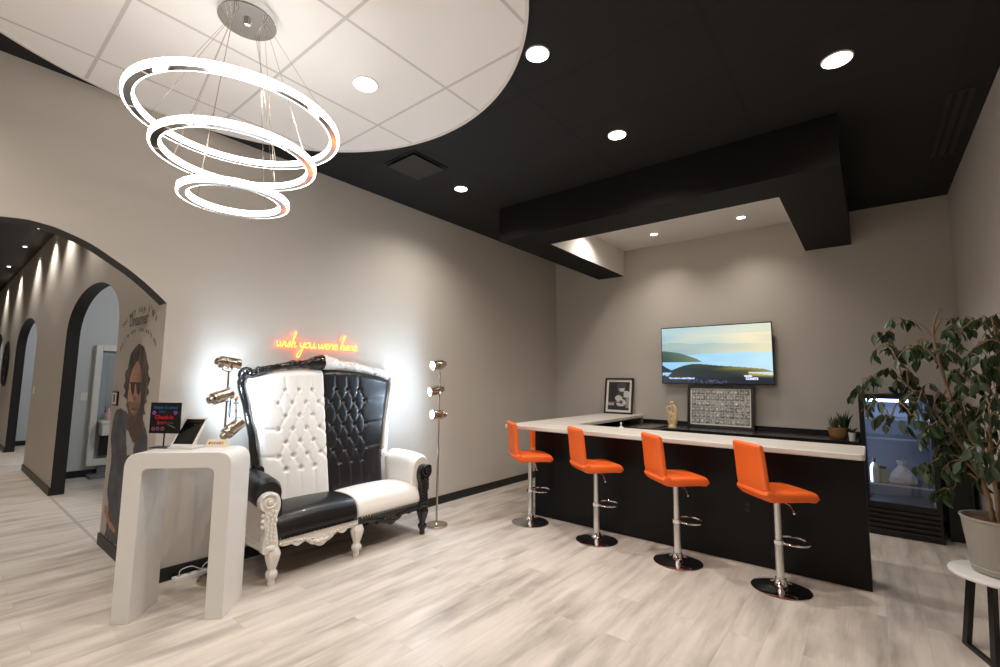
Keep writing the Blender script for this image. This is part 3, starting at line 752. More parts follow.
# ------------------------------------------------------------------ ficus on its round stool
cx, cy = 4.69, 3.86
t = thing('round_side_table', 'round white topped side table with black flat steel legs under the ficus', 'side table', (cx, cy, 0))
g = G(); g.lathe([(.205, .432), (.215, .436), (.217, .446), (.212, .455), (.2, .457)], 64); make('table_top', g, 'white_gloss', t)
A_, B_, C_, D__ = (4.535-cx, 3.935-cy), (4.62-cx, 3.71-cy), (4.84-cx, 3.79-cy), (4.755-cx, 4.015-cy)
def bar(g, p, q, w, d_):
    p, q = Vector(p), Vector(q); t_ = (q-p).normalized(); u = Vector((.93, .36, 0)) if abs(t_.z) > .5 else Vector((0, 0, 1)); u = (u-t_*u.dot(t_)).normalized(); n_ = t_.cross(u)
    v = [tuple(c+u*a*w+n_*b*d_) for c in (p, q) for a, b in ((-1, -1), (1, -1), (1, 1), (-1, 1))]
    g.add(v, [(0, 3, 2, 1), (4, 5, 6, 7), (0, 1, 5, 4), (1, 2, 6, 5), (2, 3, 7, 6), (3, 0, 4, 7)])
for p_, q_ in ((A_, B_), (D__, C_)):
    g = G(); k = .72
    bar(g, (p_[0], p_[1], .0), (p_[0]*k, p_[1]*k, .432), .012, .021); bar(g, (q_[0], q_[1], .0), (q_[0]*k, q_[1]*k, .432), .012, .021); bar(g, (p_[0], p_[1], .011), (q_[0], q_[1], .011), .011, .012)
    make('leg', g, 'base_black', t)
t = thing('potted_ficus', 'large leafy ficus in a grey pot standing on the round white side table', 'plant', (4.715, 3.87, .457))
g = G(); g.lathe([(.125, 0), (.138, .01), (.143, .035), (.136, .04), (.14, .05), (.158, .2), (.168, .292), (.174, .295), (.174, .305), (.163, .305), (.158, .27), (.001, .27)], 64); make('pot', g, 'pot_grey', t)
g = G()
g.lathe([(.16, .262), (.15, .275), (.1, .282), (.05, .279), (.001, .283)], 40); make('bark_mulch', g, 'soil', t)
R = random.Random(33)
trunk = G(); g = G()
CL = [(-0.382, 0.13, 1.443), (-0.453, 0.28, 1.322), (-0.344, 0.08, 1.273), (-0.531, 0.23, 1.092), (-0.575, 0.33, 0.901), (-0.468, 0.18, 0.891), (-0.367, 0.03, 0.902), (-0.266, 0.13, 1.305), (-0.123, 0.08, 1.44), (-0.076, -0.07, 1.403), (-0.041, -0.12, 1.28), (0.012, -0.07, 1.195), (-0.007, -0.17, 0.998), (-0.117, 0.03, 1.129), (-0.183, 0.13, 0.987), (-0.26, -0.02, 0.807), (-0.155, 0.13, 0.712), (-0.238, 0.03, 0.606), (-0.115, -0.07, 0.678), (-0.041, -0.17, 0.777), (-0.149, 0.13, 0.472), (-0.018, -0.12, 0.611), (-0.288, 0.08, 1.004), (-0.113, -0.02, 0.933), (-0.035, 0.03, 0.894), (-0.338, 0.18, 1.132), (0.044, 0.13, 1.445), (0.077, 0.03, 1.344), (-0.072, -0.17, 1.08), (-0.133, 0.23, 1.274), (0.036, -0.02, 0.855),
      (.12, -.1, 1.1), (.14, .05, 1.0), (.1, -.2, .9), (.12, .1, .75), (.08, -.25, 1.2), (.15, -.05, 1.3), (-.05, -.3, .95), (-.02, .3, 1.1), (.02, -.22, .7), (-.1, .3, .85)]
stems = [[(-.03, 0, .27), (-0.044, 0.0, 0.396), (-0.087, 0.03, 0.727), (-0.155, 0.06, 0.959), (-0.18, 0.08, 1.112), (-0.204, 0.08, 1.3), (-0.206, 0.08, 1.426), (-0.167, 0.08, 1.531)],
         [(.02, .02, .27), (.0, .02, .5), (-.02, .03, .72), (.02, .0, .95), (.05, .02, 1.15), (.06, .06, 1.34)],
         [(.0, -.03, .27), (.01, -.05, .5), (.05, -.08, .75), (.09, -.1, 1.0), (.11, -.08, 1.22)],
         [(-.02, .03, .27), (-.06, .06, .5), (-.14, .1, .72), (-.26, .12, .92), (-.36, .13, 1.06)],
         [(-.01, -.02, .27), (-.02, -.06, .45), (-.03, -.12, .7), (-.03, -.14, .95)]]
nodes = []
for k, s_ in enumerate(stems):
    P_ = smoothpoly(s_, 5, closed=False); n_ = len(P_)
    P_ = [(p[0]+.008*nz(i*.7, k), p[1]+.008*nz(i*.7, k+5), p[2]) for i, p in enumerate(P_)]
    trunk.tube(P_, [.013*(1-.62*i/n_) for i in range(n_)], 7)
    nodes += [(Vector(p), i/n_) for i, p in enumerate(P_) if p[2] > .42]
for c in CL:
    c = Vector(c)
    best = min(nodes, key=lambda q: (q[0]-c).length+.9*max(0, q[0].z-c.z+.10))
    a = best[0]; mid = (a+c)/2+Vector((0, 0, .05+.1*(a-c).length))
    P_ = smoothpoly([tuple(a), tuple(mid), tuple(c), tuple(c+(c-mid).normalized()*.05+Vector((0, 0, -.04)))], 5, closed=False)
    P_ = [(p[0]+.006*nz(i*.9, c.x*9), p[1], p[2]+.006*nz(i*.8, c.z*9)) for i, p in enumerate(P_)]
    trunk.tube(P_, [.0058*(1-.6*i/len(P_)) for i in range(len(P_))], 6)
    for p in P_[5:]: nodes.append((Vector(p), .9)) if R.random() < .3 else None
    for t_ in range(5):
        b_ = Vector(P_[R.randrange(6, len(P_))]); e_ = b_+Vector((R.uniform(-.09, .09), R.uniform(-.08, .08), R.uniform(-.08, .03)))
        e_.x = min(e_.x, .2); P2 = smoothpoly([tuple(b_), tuple((b_+e_)/2+Vector((0, 0, .018))), tuple(e_)], 3, closed=False)
        trunk.tube(P2, .0018, 4)
        for m in range(4):
            q = Vector(P2[min(len(P2)-1, 2+m*2)]) if m < 3 else e_
            a_ = R.uniform(0, 2*PI)
            leaf(g, q, (math.cos(a_)*.45, math.sin(a_)*.45, -R.uniform(.5, 1.5)), R.uniform(.06, .098), R.uniform(.014, .023), R)
for q_ in (trunk, g): q_.v = [(min(x, .205), y, z) for x, y, z in q_.v]
make('trunk', trunk, 'bark', t)
make('foliage', g, 'leaf', t, fixn=False)

# ------------------------------------------------------------------ white console desk
ux, uy = (.916-.476), (1.306-.845); ln = math.hypot(ux, uy)
desk = thing('console_desk', 'white arch shaped reception console standing in front of the left wall', 'desk', (.5845, 1.1755, 0), math.atan2(uy, ux))
hw, hd, HT = ln/2, .15, 1.03
outer = roundpoly([(-hw, 0), (-hw, HT), (hw, HT), (hw, 0)], .095, 8, idx=(1, 2)); inner = roundpoly([(-hw+.104, 0), (-hw+.104, HT-.1), (hw-.104, HT-.1), (hw-.104, 0)], .045, 6, idx=(1, 2))
g = G(); g.prism(outer+list(reversed(inner)), -hd, hd, 'y'); make('body', g, 'white_gloss', desk, bevel=.003)
desk_m = Matrix.Translation((.5845, 1.1755, 0)) @ Matrix.Rotation(math.atan2(uy, ux), 4, 'Z')
def deskpt(px, py, z): 
    v = desk_m @ Vector((px, py, z)); return (v.x, v.y, v.z)
# check-in sign
FACE = math.radians(38)
t = thing('check_in_sign', 'black check-in sign with chalk style writing on the white console', 'sign', (.372, 1.072, HT), FACE)
g = G(); g.prism(roundpoly([(-.07, -.045), (.07, -.045), (.07, .045), (-.07, .045)], .01), 0, .006, 'z'); make('base', g, 'base_black', t)
g = G(); g.tube([(.0, 0, .005), (.0, 0, .1)], .005, 8); make('post', g, 'base_black', t)
g = G(); g.box(-.105, .105, -.006, .006, .095, .305); bd = make('board', g, 'screen_off', t, bevel=.002)
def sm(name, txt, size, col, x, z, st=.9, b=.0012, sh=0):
    text_mesh(name, txt, size, emis(name+'_ink', col, st), bd, wallmtx((x, -.0072, z), (1, 0, 0)), bold=b, shear=sh)  # the writing is no lamp; its colour is given a glow of its own
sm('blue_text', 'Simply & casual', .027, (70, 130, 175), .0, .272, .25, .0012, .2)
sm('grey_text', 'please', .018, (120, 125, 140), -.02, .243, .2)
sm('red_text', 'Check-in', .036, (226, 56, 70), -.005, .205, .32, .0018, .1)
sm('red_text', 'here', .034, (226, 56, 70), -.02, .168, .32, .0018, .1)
def blob(name, pts, col):
    g = G()
    for x, z in pts:
        for k in range(6):
            a = k*PI/3; g.ball((x+.009*math.cos(a), -.0065, z+.009*math.sin(a)), .006, 8, sq=(1, .15, 1))
    make(name, g, mat(name+'_pigment', col, rough=.6), bd)
blob('purple_flower', [(-.078, .235), (.07, .235)], (136, 60, 150)); blob('pink_dot', [(-.075, .125), (-.045, .127), (-.012, .128)], (110, 60, 90))
g = G(); g.tube([(.02, -.0065, .158), (.05, -.0065, .145), (.078, -.0065, .13)], .0018, 5); g.tube([(.02, -.0065, .166), (.045, -.0065, .168), (.06, -.0065, .16)], .0018, 5); make('chalk_swirl', g, mat('chalk_green', (90, 110, 100)), bd)
# tablet point of sale
t = thing('tablet_terminal', 'white framed tablet with a black screen tilted on its stand on the white console', 'tablet', (.508, 1.165, HT), FACE)
g = G(); g.prism(roundpoly([(-.09, -.06), (.09, -.06), (.09, .07), (-.09, .07)], .012), 0, .014, 'z'); make('stand', g, 'white_gloss', t, bevel=.003)
g = G(); g.T = Matrix.Translation((0, -.045, .012)) @ Matrix.Rotation(math.radians(-38), 4, 'X')
g.box(-.078, .078, -.006, .006, 0, .235); bz = make('bezel', g, 'white_gloss', t, bevel=.004)
g = G(); g.T = Matrix.Translation((0, -.045, .012)) @ Matrix.Rotation(math.radians(-38), 4, 'X')
g.box(-.066, .066, -.0075, -.0055, .02, .217); make('screen', g, 'screen_off', t)
g = G(); g.prism([(0, .01), (.06, .01), (.1, .16), (.085, .165)], -.03, .03, 'x'); make('support', g, 'white_gloss', t)
# little colour card holder
t = thing('card_holder', 'low cream card holder with a row of coloured marks on the white console', 'card holder', (.5915, 1.328, HT), FACE)
g = G(); g.prism([(-.03, 0), (.035, 0), (.02, .048), (.008, .05)], -.072, .072, 'x'); make('body', g, mat('cream_plastic', (222, 212, 190), rough=.5), t, bevel=.002)
cl = [(200, 70, 60), (215, 150, 60), (120, 170, 120), (170, 120, 180), (225, 90, 70), (220, 160, 50)]
g = G(); g.T = None
for k in range(6):
    x0_ = -.055+k*.018; z0_, z1_ = .018, .034
    yy = lambda z: -.03+.038*z/.05-.0012
    g.add([(x0_, yy(z0_), z0_), (x0_+.014, yy(z0_), z0_), (x0_+.014, yy(z1_), z1_), (x0_, yy(z1_), z1_)], [(0, 1, 2, 3)], k)
make('coloured_marks', g, [mat('mark_%d' % k, c, rough=.6) for k, c in enumerate(cl)], t, fixn=False)
# power strip with cables
t = thing('power_strip', 'white power strip with looping white cables on the floor behind the console', 'power strip', (.075, 1.42, 0), PI/2)
g = G(); g.box(-.14, .14, -.025, .025, .0, .035); make('housing', g, 'white_gloss', t, bevel=.006)
for k in range(4): g = G(); g.lathe([(.016, .035), (.016, .037)], 16, (-.1+k*.065, 0, 0)); make('socket', g, 'pot_grey', t)
g = G()
g.tube(smoothpoly([(-.1, -.0, .035), (-.09, .0, .075), (-.03, -.02, .09), (.02, -.01, .06), (.06, 0, .038)], 5, closed=False), .0035, 6)
g.tube(smoothpoly([(.05, .01, .037), (.08, .0, .08), (.14, -.02, .1), (.2, -.03, .04), (.26, -.02, .004)], 5, closed=False), .0035, 6)
make('cable', g, 'white_gloss', t)

# ------------------------------------------------------------------ throne sofa, half white and half black
SY = 2.44
sofa = thing('throne_loveseat', 'high backed tufted loveseat in opposite halves of black and white with a carved frame', 'sofa', (0, SY, 0))
def backx(z): return .255-.135*(z-.42)/1.13
def halfw(z):
    pts = [(.40, .615), (.75, .615), (1.0, .645), (1.25, .70), (1.45, .748), (1.56, .742), (1.8, .60)]
    for (a, b), (c_, d_) in zip(pts, pts[1:]):
        if z <= c_: q = (z-a)/(c_-a); q = q*q*(3-2*q)*.4+q*.6; return b+(d_-b)*q
    return .6
def topz(q): return 1.595-.02*math.cos(q*PI*2)*0-.10*abs(q)**2.6
SEAM = -.035
btn = []
rows = [1.404, 1.292, 1.18, 1.068, .956, .844, .732]
for side in (-1, 1):
    for i, z in enumerate(rows):
        cols = [SEAM+side*(.125*k) for k in ((1, 2, 3) if i % 2 == 0 else (.5, 1.5, 2.5, 3.5))]
        for y in cols: btn.append((side, y, z))
def tuft(side):
    """grid of the padded back; returns G with buttons"""
    nu, nv = 84, 150; Y = np.zeros((nv+1, nu+1)); Z = np.zeros_like(Y); X = np.zeros_like(Y)
    B = [(y, z) for s_, y, z in btn if s_ == side]
    for j in range(nv+1):
        for i in range(nu+1):
            q = i/nu; zt = topz(q if True else 0)*1.0
            z = .40+(topz(q)-.40)*(j/nv); w = halfw(z)-.01
            y = SEAM*(1-q)+side*w*q if True else 0
            Y[j, i] = y; Z[j, i] = z
            e = min(1, (1-q)/.10); e2 = min(1, (1-j/nv)/.05); e3 = min(1, q/.035)
            X[j, i] = backx(z)+.045*(1-(1-e)**2)*(1-(1-e2)**2)-.02+.012*(1-(1-e3)**2)
    segs = []
    for a in range(len(B)):
        for b in range(a+1, len(B)):
            dy, dz = abs(B[a][0]-B[b][0]), abs(B[a][1]-B[b][1])
            if dz > .05 and dz < .13 and dy < .08: segs.append((B[a], B[b]))
    # pleats: edge buttons outwards to the frame, top row upward, bottom row downward
    for y, z in B:
        if abs(y-SEAM) > .4: segs.append(((y, z), (y+side*.22, z+.02)))
        if abs(z-rows[0]) < .01: segs.append(((y, z), (y, z+.16)))
        if abs(z-rows[-1]) < .01: segs.append(((y, z), (y, .40)))
        if abs(abs(y-SEAM)-.0625) < .01: segs += [((y, z), (SEAM, z+.056)), ((y, z), (SEAM, z-.056))]
    dep = np.zeros_like(X)
    for (ay, az), (by, bz_) in segs:
        vy, vz = by-ay, bz_-az; L2 = vy*vy+vz*vz
        tt = np.clip(((Y-ay)*vy+(Z-az)*vz)/L2, 0, 1); dd = np.hypot(Y-ay-tt*vy, Z-az-tt*vz)
        long_ = L2 > .012
        k = .010 if not long_ else .009*(1-tt*.75)
        dep = np.maximum(dep, k*np.exp(-(dd/.013)**1.5))
    for y, z in B:
        rr = np.hypot(Y-y, Z-z); dep = np.maximum(dep, .034*np.exp(-(rr/.017)**1.6))
        X += .0*rr
    X -= dep
    g = G(); v = [(float(X[j, i]), float(Y[j, i]), float(Z[j, i])) for j in range(nv+1) for i in range(nu+1)]
    f = [(j*(nu+1)+i, j*(nu+1)+i+1, (j+1)*(nu+1)+i+1, (j+1)*(nu+1)+i) for j in range(nv) for i in range(nu)]
    if side < 0: f = [tuple(reversed(q)) for q in f]
    g.add(v, f)
    # rear skin closes the cushion
    nb_ = len(v); bv = [(float(backx(Z[j, i]))-.075, float(Y[j, i]), float(Z[j, i])) for j in range(nv+1) for i in range(nu+1)]
    edge = [i for i in range(nu+1)]+[(j*(nu+1)+nu) for j in range(1, nv+1)]+[nv*(nu+1)+i for i in range(nu-1, -1, -1)]+[j*(nu+1) for j in range(nv-1, 0, -1)]
    rb = [bv[k] for k in edge]; rf = [v[k] for k in edge]; m = len(edge)
    g.add(rf+rb, [(k, (k+1) % m, m+(k+1) % m, m+k) for k in range(m)]+[tuple(range(m, 2*m))])
    for y, z in B: g.ball((backx(z)-.014, y, z), .0105, 10, sq=(.6, 1, 1))
    return g
def lean(g):
    out = []
    for x, y, z in g.v:
        q = min(1, max(0, (z-.45)/1.1)); sh_ = -.045+.025*q; s2 = .045-.065*q
        out.append((x, y+sh_+s2*max(0, 1-abs(y)/.75), z))
    g.v = out; return g
make('back_cushion', lean(tuft(-1)), 'white_leather', sofa, smooth=60, label='white button tufted half of the back')
make('back_cushion', lean(tuft(1)), 'black_leather', sofa, smooth=60, label='black button tufted half of the back')
# carved back frame, left black, right white
def backframe(side):
    g = G(); path = []; rad = []
    zs = [.72+.03*k for k in range(27)]
    for z in zs:
        if z > 1.50: break
        path.append((backx(z)+.0, side*(halfw(z)+.022), z)); rad.append(.03+.004*math.sin(z*9))
    corner = [(backx(1.54), side*.768, 1.535), (backx(1.56), side*.74, 1.565)]
    path += corner; rad += [.036, .038]
    nn = 26
    for k in range(nn+1):
        q = 1-k/nn; y = SEAM+(side*.70-SEAM)*q
        crest = topz(q)+.03
        hgt = .026+.010*math.exp(-((q-.88)/.08)**2)+.012*math.exp(-((q-.45)/.1)**2)+.046*math.exp(-(q/.22)**2)
        path.append((backx(crest)+.005, y, crest+hgt*.5)); rad.append(hgt)
    P_ = smoothpoly(path, 3, closed=False); r_ = [x[0] for x in smoothpoly([(r,) for r in rad], 3, closed=False)]
    nP = len(P_); carve = 0
    rings = []
    g.tube(P_, r_, 14, up=(1, 0, 0), flat=.95)
    # relief: beads, leaves and scrolls along the crest and shoulder
    Rr = random.Random(5+side); vcopy = len(g.v)
    for i in range(vcopy):
        x, y, z = g.v[i]; n1 = noise.noise(Vector((y*38, z*38, x*30)))
        s_ = .013 if z > 1.47 else .0015
        g.v[i] = (x+n1*s_, y+n1*s_*.5, z+n1*s_)
    for q in np.linspace(.03, 1, 24):
        y = SEAM+(side*.70-SEAM)*q; crest = topz(q)+.03; big = math.exp(-((q-.88)/.12)**2)+.8*math.exp(-(q/.25)**2)+.5*math.exp(-((q-.45)/.12)**2)
        for dz, s_ in ((.012, .010), (.038+.05*math.exp(-(q/.2)**2), .012)):
            rr = .007+.012*big*Rr.uniform(.6, 1); g.ball((backx(crest)+.022+.012*big, y+Rr.uniform(-.006, .006), crest+dz+.02*big*0), rr, 8, sq=(.8, 1.3, 1))
    for cy_, cz_, r0 in ((side*.735, 1.558, .036), (side*.655, 1.578, .028), (side*.30, 1.64, .020)):
        sp = [(backx(cz_)+.042, cy_+r0*(1-k/26)*math.cos(k*.42)*1.0, cz_+r0*(1-k/26)*math.sin(k*.42)) for k in range(22)]
        g.tube(sp, .0065, 6)
    # scroll at the foot of the frame
    g.lathe([(.036, -.02), (.038, -.012), (.038, .02), (.03, .026), (.018, .024), (.016, .032), (.004, .034)], 24, (backx(.76)+.01, side*.622, .755), Matrix.Rotation(PI/2, 3, 'Y'))
    return g
make('back_frame', lean(backframe(-1)), 'black_carved', sofa, smooth=50, label='black carved left half of the back frame')
make('back_frame', lean(backframe(1)), 'white_carved', sofa, smooth=50, label='white carved right half of the back frame')
# seats
def seat(y0, y1):
    g = G(); prof = []
    base = [(.20, .34), (.20, .455), (.30, .492), (.42, .502), (.54, .497), (.62, .475), (.665, .43), (.688, .37), (.682, .322), (.64, .308)]
    P2 = smoothpoly(base, 4, closed=True); rings = []
    for q in [0, .012, .035, .08, .2, .35, .5, .65, .8, .92, .965, .988, 1]:
        y = y0+(y1-y0)*q; e = min(1, min(q, 1-q)/.08); s_ = .93+.07*math.sqrt(max(0, 1-(1-e)**2)); crown = .012*math.sin(PI*q)
        rings.append([(.42+(x-.42)*s_, y, .36+(z-.36)*s_+(crown if z > .42 else 0)) for x, z in P2])
    g.loft(rings); return g
make('seat_cushion', seat(-.70, -.003), 'black_leather', sofa, smooth=60, label='black left seat')
make('seat_cushion', seat(.003, .70), 'white_leather', sofa, smooth=60, label='white right seat')
# nail heads / scalloped gimp along the seat front
for sd, mt in ((-1, 'black_carved'), (1, 'black_carved')):
    g = G()
    for k in range(24): y = sd*(.02+.028*k); g.ball((.689, y, .318), .010, 8)
    make('seat_trim', g, mt, sofa)
# arms
def arm(side):
    g = G(); rings = []
    for k in range(13):
        q = k/12; x = .215+q*.415; top = .785-.03*q+.01*math.sin(q*PI)-(.02 if k == 12 else 0); R_ = .112-(.014 if k == 12 else 0)
        cyl = (side*(.752-.02*(1-q)), top-R_)
        pts = []
        inner = side*(.645-.02*(1-q))
        pts.append((inner, .33)); pts.append((inner, top-R_*1.6))
        for m in range(15):
            a = math.radians(200-m*230/14) if True else 0
            pts.append((cyl[0]-side*R_*math.cos(a-PI)*1.0 if False else cyl[0]+side*R_*math.cos(PI*1.08-m*1.35*PI/14), cyl[1]+R_*math.sin(PI*1.08-m*1.35*PI/14)))
        pts.append((side*.735, top-R_*2.05)); pts.append((side*.735, .33))
        e = 1 if 0 < k < 12 else .97
        rings.append([(x, y, z) for y, z in pts])
    if side > 0: rings = rings
    g.loft(rings); return g
make('arm_pad', arm(-1), 'black_leather', sofa, smooth=50, label='black padded left arm')
make('arm_pad', arm(1), 'white_leather', sofa, smooth=50, label='white padded right arm')
# outer side panels with carved rail
def sidepanel(side):
    g = G(); g.box(.12, .63, side*.736, side*.775, .27, .60); g.box(.10, .64, side*.742, side*.792, .245, .30)
    for k in range(12): g.ball((.14+.042*k, side*.79, .262), .014, 8, sq=(1.3, .6, 1))
    return g
make('side_panel', sidepanel(-1), 'white_carved', sofa, bevel=.004, label='white carved left side panel')
make('side_panel', sidepanel(1), 'black_carved', sofa, bevel=.004, label='black carved right side panel')
# front posts: scroll volute, acanthus body
def post(side):
    g = G(); s_ = side
    # outline in (y,z) relative to centre 0, drawn for side=+1
    ol = [(.700, .24), (.690, .30), (.700, .37), (.712, .44), (.705, .50), (.688, .55), (.690, .61), (.715, .655), (.760, .668), (.80, .660), (.832, .63), (.838, .59), (.822, .555), (.80, .535), (.795, .50), (.805, .46), (.795, .42), (.79, .37), (.80, .31), (.795, .24)]
    P2 = [(s_*y, z) for y, z in smoothpoly(ol, 3)]
    g.prism(P2, .632, .69, 'x')
    sp = [(.695, s_*(.77+(.066*(1-k/30))*math.cos(k*.40+.6)), .604+(.062*(1-k/30))*math.sin(k*.40+.6)) for k in range(27)]
    g.tube(sp, .0095, 7); g.ball((.695, s_*.77, .604), .02, 12, sq=(.7, 1, 1))
    for z, w in ((.535, .03), (.505, .034), (.475, .036), (.445, .034), (.415, .032), (.385, .034), (.355, .036), (.325, .034)):
        for dy in (-1, 0, 1): g.ball((.694, s_*(.75+dy*w*.8+.004*math.sin(z*90)), z-abs(dy)*.012), .013, 8, sq=(.5, 1, 1.3))
    for z in (.43, .47, .51): g.ball((.67, s_*.803, z), .018, 8)
    g.lathe([(.03, .255), (.048, .262), (.048, .282), (.034, .292)], 16, (.662, s_*.748, 0))
    return g
make('front_post', post(-1), 'white_carved', sofa, bevel=.006, smooth=50, label='white carved scroll post of the left arm')
make('front_post', post(1), 'black_carved', sofa, bevel=.006, smooth=50, label='black carved scroll post of the right arm')
legp = [(.0, .0), (.022, 0), (.026, .012), (.023, .03), (.024, .045), (.036, .06), (.041, .08), (.036, .098), (.025, .108), (.029, .125), (.04, .16), (.05, .2), (.054, .225), (.046, .24), (.04, .262)]
for y, mt, nm in ((-.715, 'white_carved', 'white'), (.005, 'white_carved', 'white'), (.752, 'black_carved', 'black')):
    g = G(); g.lathe(legp[1:], 40, (.662, y, 0), lobes=8, amp=.09); make('leg', g, mt, sofa, smooth=60, label=nm+' turned front leg')
for s_, mt, nm in ((-1, 'white_carved', 'white'), (1, 'black_carved', 'black')):
    g = G(); g.tube([(.12, s_*.72, .30), (.09, s_*.70, .15), (.045, s_*.67, .0)], [.03, .026, .019], 10); make('leg', g, mt, sofa, label=nm+' rear leg')
# carved aprons
def apron(y0, y1, mt, lb):
    n = 40; low = []
    for k in range(n+1):
        q = k/n; z = .268-.075*math.exp(-((q-.5)/.17)**2)-.012*abs(math.sin(q*PI*7))-.02*math.exp(-((q-.2)/.06)**2)-.02*math.exp(-((q-.8)/.06)**2)+.012*math.exp(-((q-.32)/.03)**2)+.012*math.exp(-((q-.68)/.03)**2)
        low.append((y0+(y1-y0)*q, z))
    g = G(); g.prism([(y0, .322)]+low+[(y1, .322)], .645, .68, 'x')
    Rr = random.Random(3)
    for k in range(26):
        q = (k+.5)/26; z = .268-.06*math.exp(-((q-.5)/.17)**2); g.ball((.681, y0+(y1-y0)*q, z+.012+Rr.uniform(-.004, .004)), .012+.006*math.exp(-((q-.5)/.15)**2), 8, sq=(.8, 1.3, .8))
    for s_ in (-1, 1):
        cyy = (y0+y1)/2+s_*.085; g.tube([(.685, cyy+.035*(1-m/20)*math.cos(m*.45)*s_, .245+.026*(1-m/20)*math.sin(m*.45)) for m in range(17)], .006, 6)
    g.ball((.685, (y0+y1)/2, .222), .024, 10, sq=(.6, 1, 1))
    make('apron', g, mt, sofa, smooth=50, label=lb)
apron(-.675, .0, 'white_carved', 'white carved apron under the left seat'); apron(.0, .72, 'black_carved', 'black carved apron under the right seat')
g = G(); g.box(.10, .645, -.72, .72, .27, .36); g.box(.09, .16, -.60, .60, .36, .45); make('seat_base', g, 'black_paint', sofa)

# ------------------------------------------------------------------ neon sign
def strokes():
    w = [[(0, .9), (.12, .25), (.3, 0), (.48, .3), (.55, .85), (.6, .3), (.78, 0), (.98, .35), (1.02, .95), (1.15, .75)]]
    i_ = [[(0, .5), (.15, .95), (.18, .3), (.3, 0), (.5, .3)], [(.2, 1.35), (.22, 1.42)]]
    s_ = [[(0, .2), (.25, .8), (.32, 1.05), (.4, .6), (.42, .2), (.25, -.02), (.05, .08)], [(.42, .2), (.62, .35)]]
    h_ = [[(0, .3), (.35, 1.6), (.5, 2.5), (.42, 2.65), (.28, 2.2), (.12, .0), (.28, .7), (.48, .95), (.6, .7), (.58, .15), (.72, 0), (.9, .3)]]
    y_ = [[(0, .9), (.1, .3), (.28, .1), (.5, .4), (.62, 1), (.5, -.2), (.25, -1.4), (.0, -1.75), (-.12, -1.4), (.1, -.7), (.75, .2)]]
    o_ = [[(.5, .95), (.2, .85), (.05, .4), (.25, .0), (.55, .2), (.62, .65), (.45, .95), (.75, .8)]]
    u_ = [[(0, .9), (.08, .3), (.25, 0), (.45, .25), (.58, .9), (.6, .25), (.72, 0), (.9, .3)]]
    e_ = [[(0, .35), (.4, .5), (.45, .85), (.25, 1.0), (.06, .6), (.12, .12), (.35, -.02), (.7, .3)]]
    r_ = [[(0, .35), (.15, .95), (.22, 1.05), (.25, .85), (.5, .85), (.45, .3), (.58, 0), (.75, .3)]]
    return {'w': (w, 1.15), 'i': (i_, .5), 's': (s_, .6), 'h': (h_, .9), 'y': (y_, .75), 'o': (o_, .72), 'u': (u_, .9), 'e': (e_, .66), 'r': (r_, .72)}
S = strokes(); nt = thing('neon_sign', 'glowing orange neon script sign reading wish you were here above the sofa', 'neon sign', (0, 1.965, 1.795))
xh = .054
words = [('wish', 0, .185), ('you', .215, .165), ('were', .40, .215), ('here', .64, .195)]
for wd, off, wid in words:
    tot = sum(S[c][1] for c in wd); k = wid/tot; x = 0; g = G()
    for c in wd:
        for stq in S[c][0]:
            if len(stq) > 2: P_ = smoothpoly(stq, 6, closed=False)
            else: P_ = stq
            g.tube([(.028, off+(x+a+.12*b)*k, b*xh) for a, b in P_], .0048, 8)
        x += S[c][1]
    make('neon_word', g, 'neon', nt, smooth=60)
g = G()
for yy in (.02, .2, .33, .5, .68, .82): g.tube([(0, yy, .03), (.026, yy, .03)], .004, 6)
make('standoff', g, 'glass', nt)

# ------------------------------------------------------------------ floor lamps
def head(parent, p, d, lens_visible=True, power=0, yoke=True, L_=.14, r=.048):
    d = Vector(d).normalized(); q = d.to_track_quat('Z', 'Y').to_matrix()
    g = G(); g.lathe([(r*.35, -.03), (r*.55, -.025), (r*.6, 0), (r*.95, .01), (r, .02), (r, .035), (r*.94, .038), (r, .042), (r, L_-.01), (r*1.04, L_), (r*.92, L_), (r*.88, L_-.006)], 28, p, q)
    h = make('lamp_head', g, 'nickel', parent, smooth=40)
    g = G(); g.lathe([(r*.9, L_-.004), (r*.86, L_-.002), (r*.3, L_+.002)], 28, p, q); make('lens', g, 'lens_cool', h)
    if power:
        c_ = Vector(p)+d*(L_+.02)
        light('lamp_head_light', 'POINT', c_, power, (.60, .79, 1), parent=parent, shadow_soft_size=.012)
    return h
def floor_lamp(x, y, label, heads, top, power, base_r=.115, hl=.14):
    t = thing('floor_lamp', label, 'floor lamp', (x, y, 0), 0, 'floor lamps beside the sofa')
    g = G(); g.lathe([(base_r, 0), (base_r, .018), (base_r-.006, .024), (.03, .026), (.014, .04)], 48); make('base', g, 'nickel', t)
    g = G(); g.lathe([(.0115, .02), (.0115, .8), (.0085, .802), (.0085, top-.06)], 16); make('pole', g, 'nickel', t)
    for i, (z, off, d, yk) in enumerate(heads):
        p = (off[0], off[1], z); dv = Vector(d).normalized()
        sp = Vector((0, 0, 1)).cross(dv).normalized()
        c_ = Vector(p)+dv*.07
        h = head(t, p, d, power=power*(1.0 if i == 0 else .8), L_=hl)
        g = G()
        if yk:
            a_, b_ = c_+sp*.052, c_-sp*.052; bt = Vector((0, 0, top-.06))
            g.tube([tuple(a_+Vector((0, 0, .01))), tuple(a_+Vector((0, 0, -.05))), tuple(bt+sp*.03+Vector((0, 0, .0))), tuple(bt-sp*.03), tuple(b_+Vector((0, 0, -.05))), tuple(b_+Vector((0, 0, .01)))], .0065, 6)
            g.tube([tuple(a_+sp*.015), tuple(b_-sp*.015)], .008, 8)
        else:
            g.tube([(0, 0, z-.01), tuple(c_)], .008, 6); g.lathe([(.015, z-.025), (.015, z+.015)], 12)
        make('yoke', g, 'nickel', h)
    return t
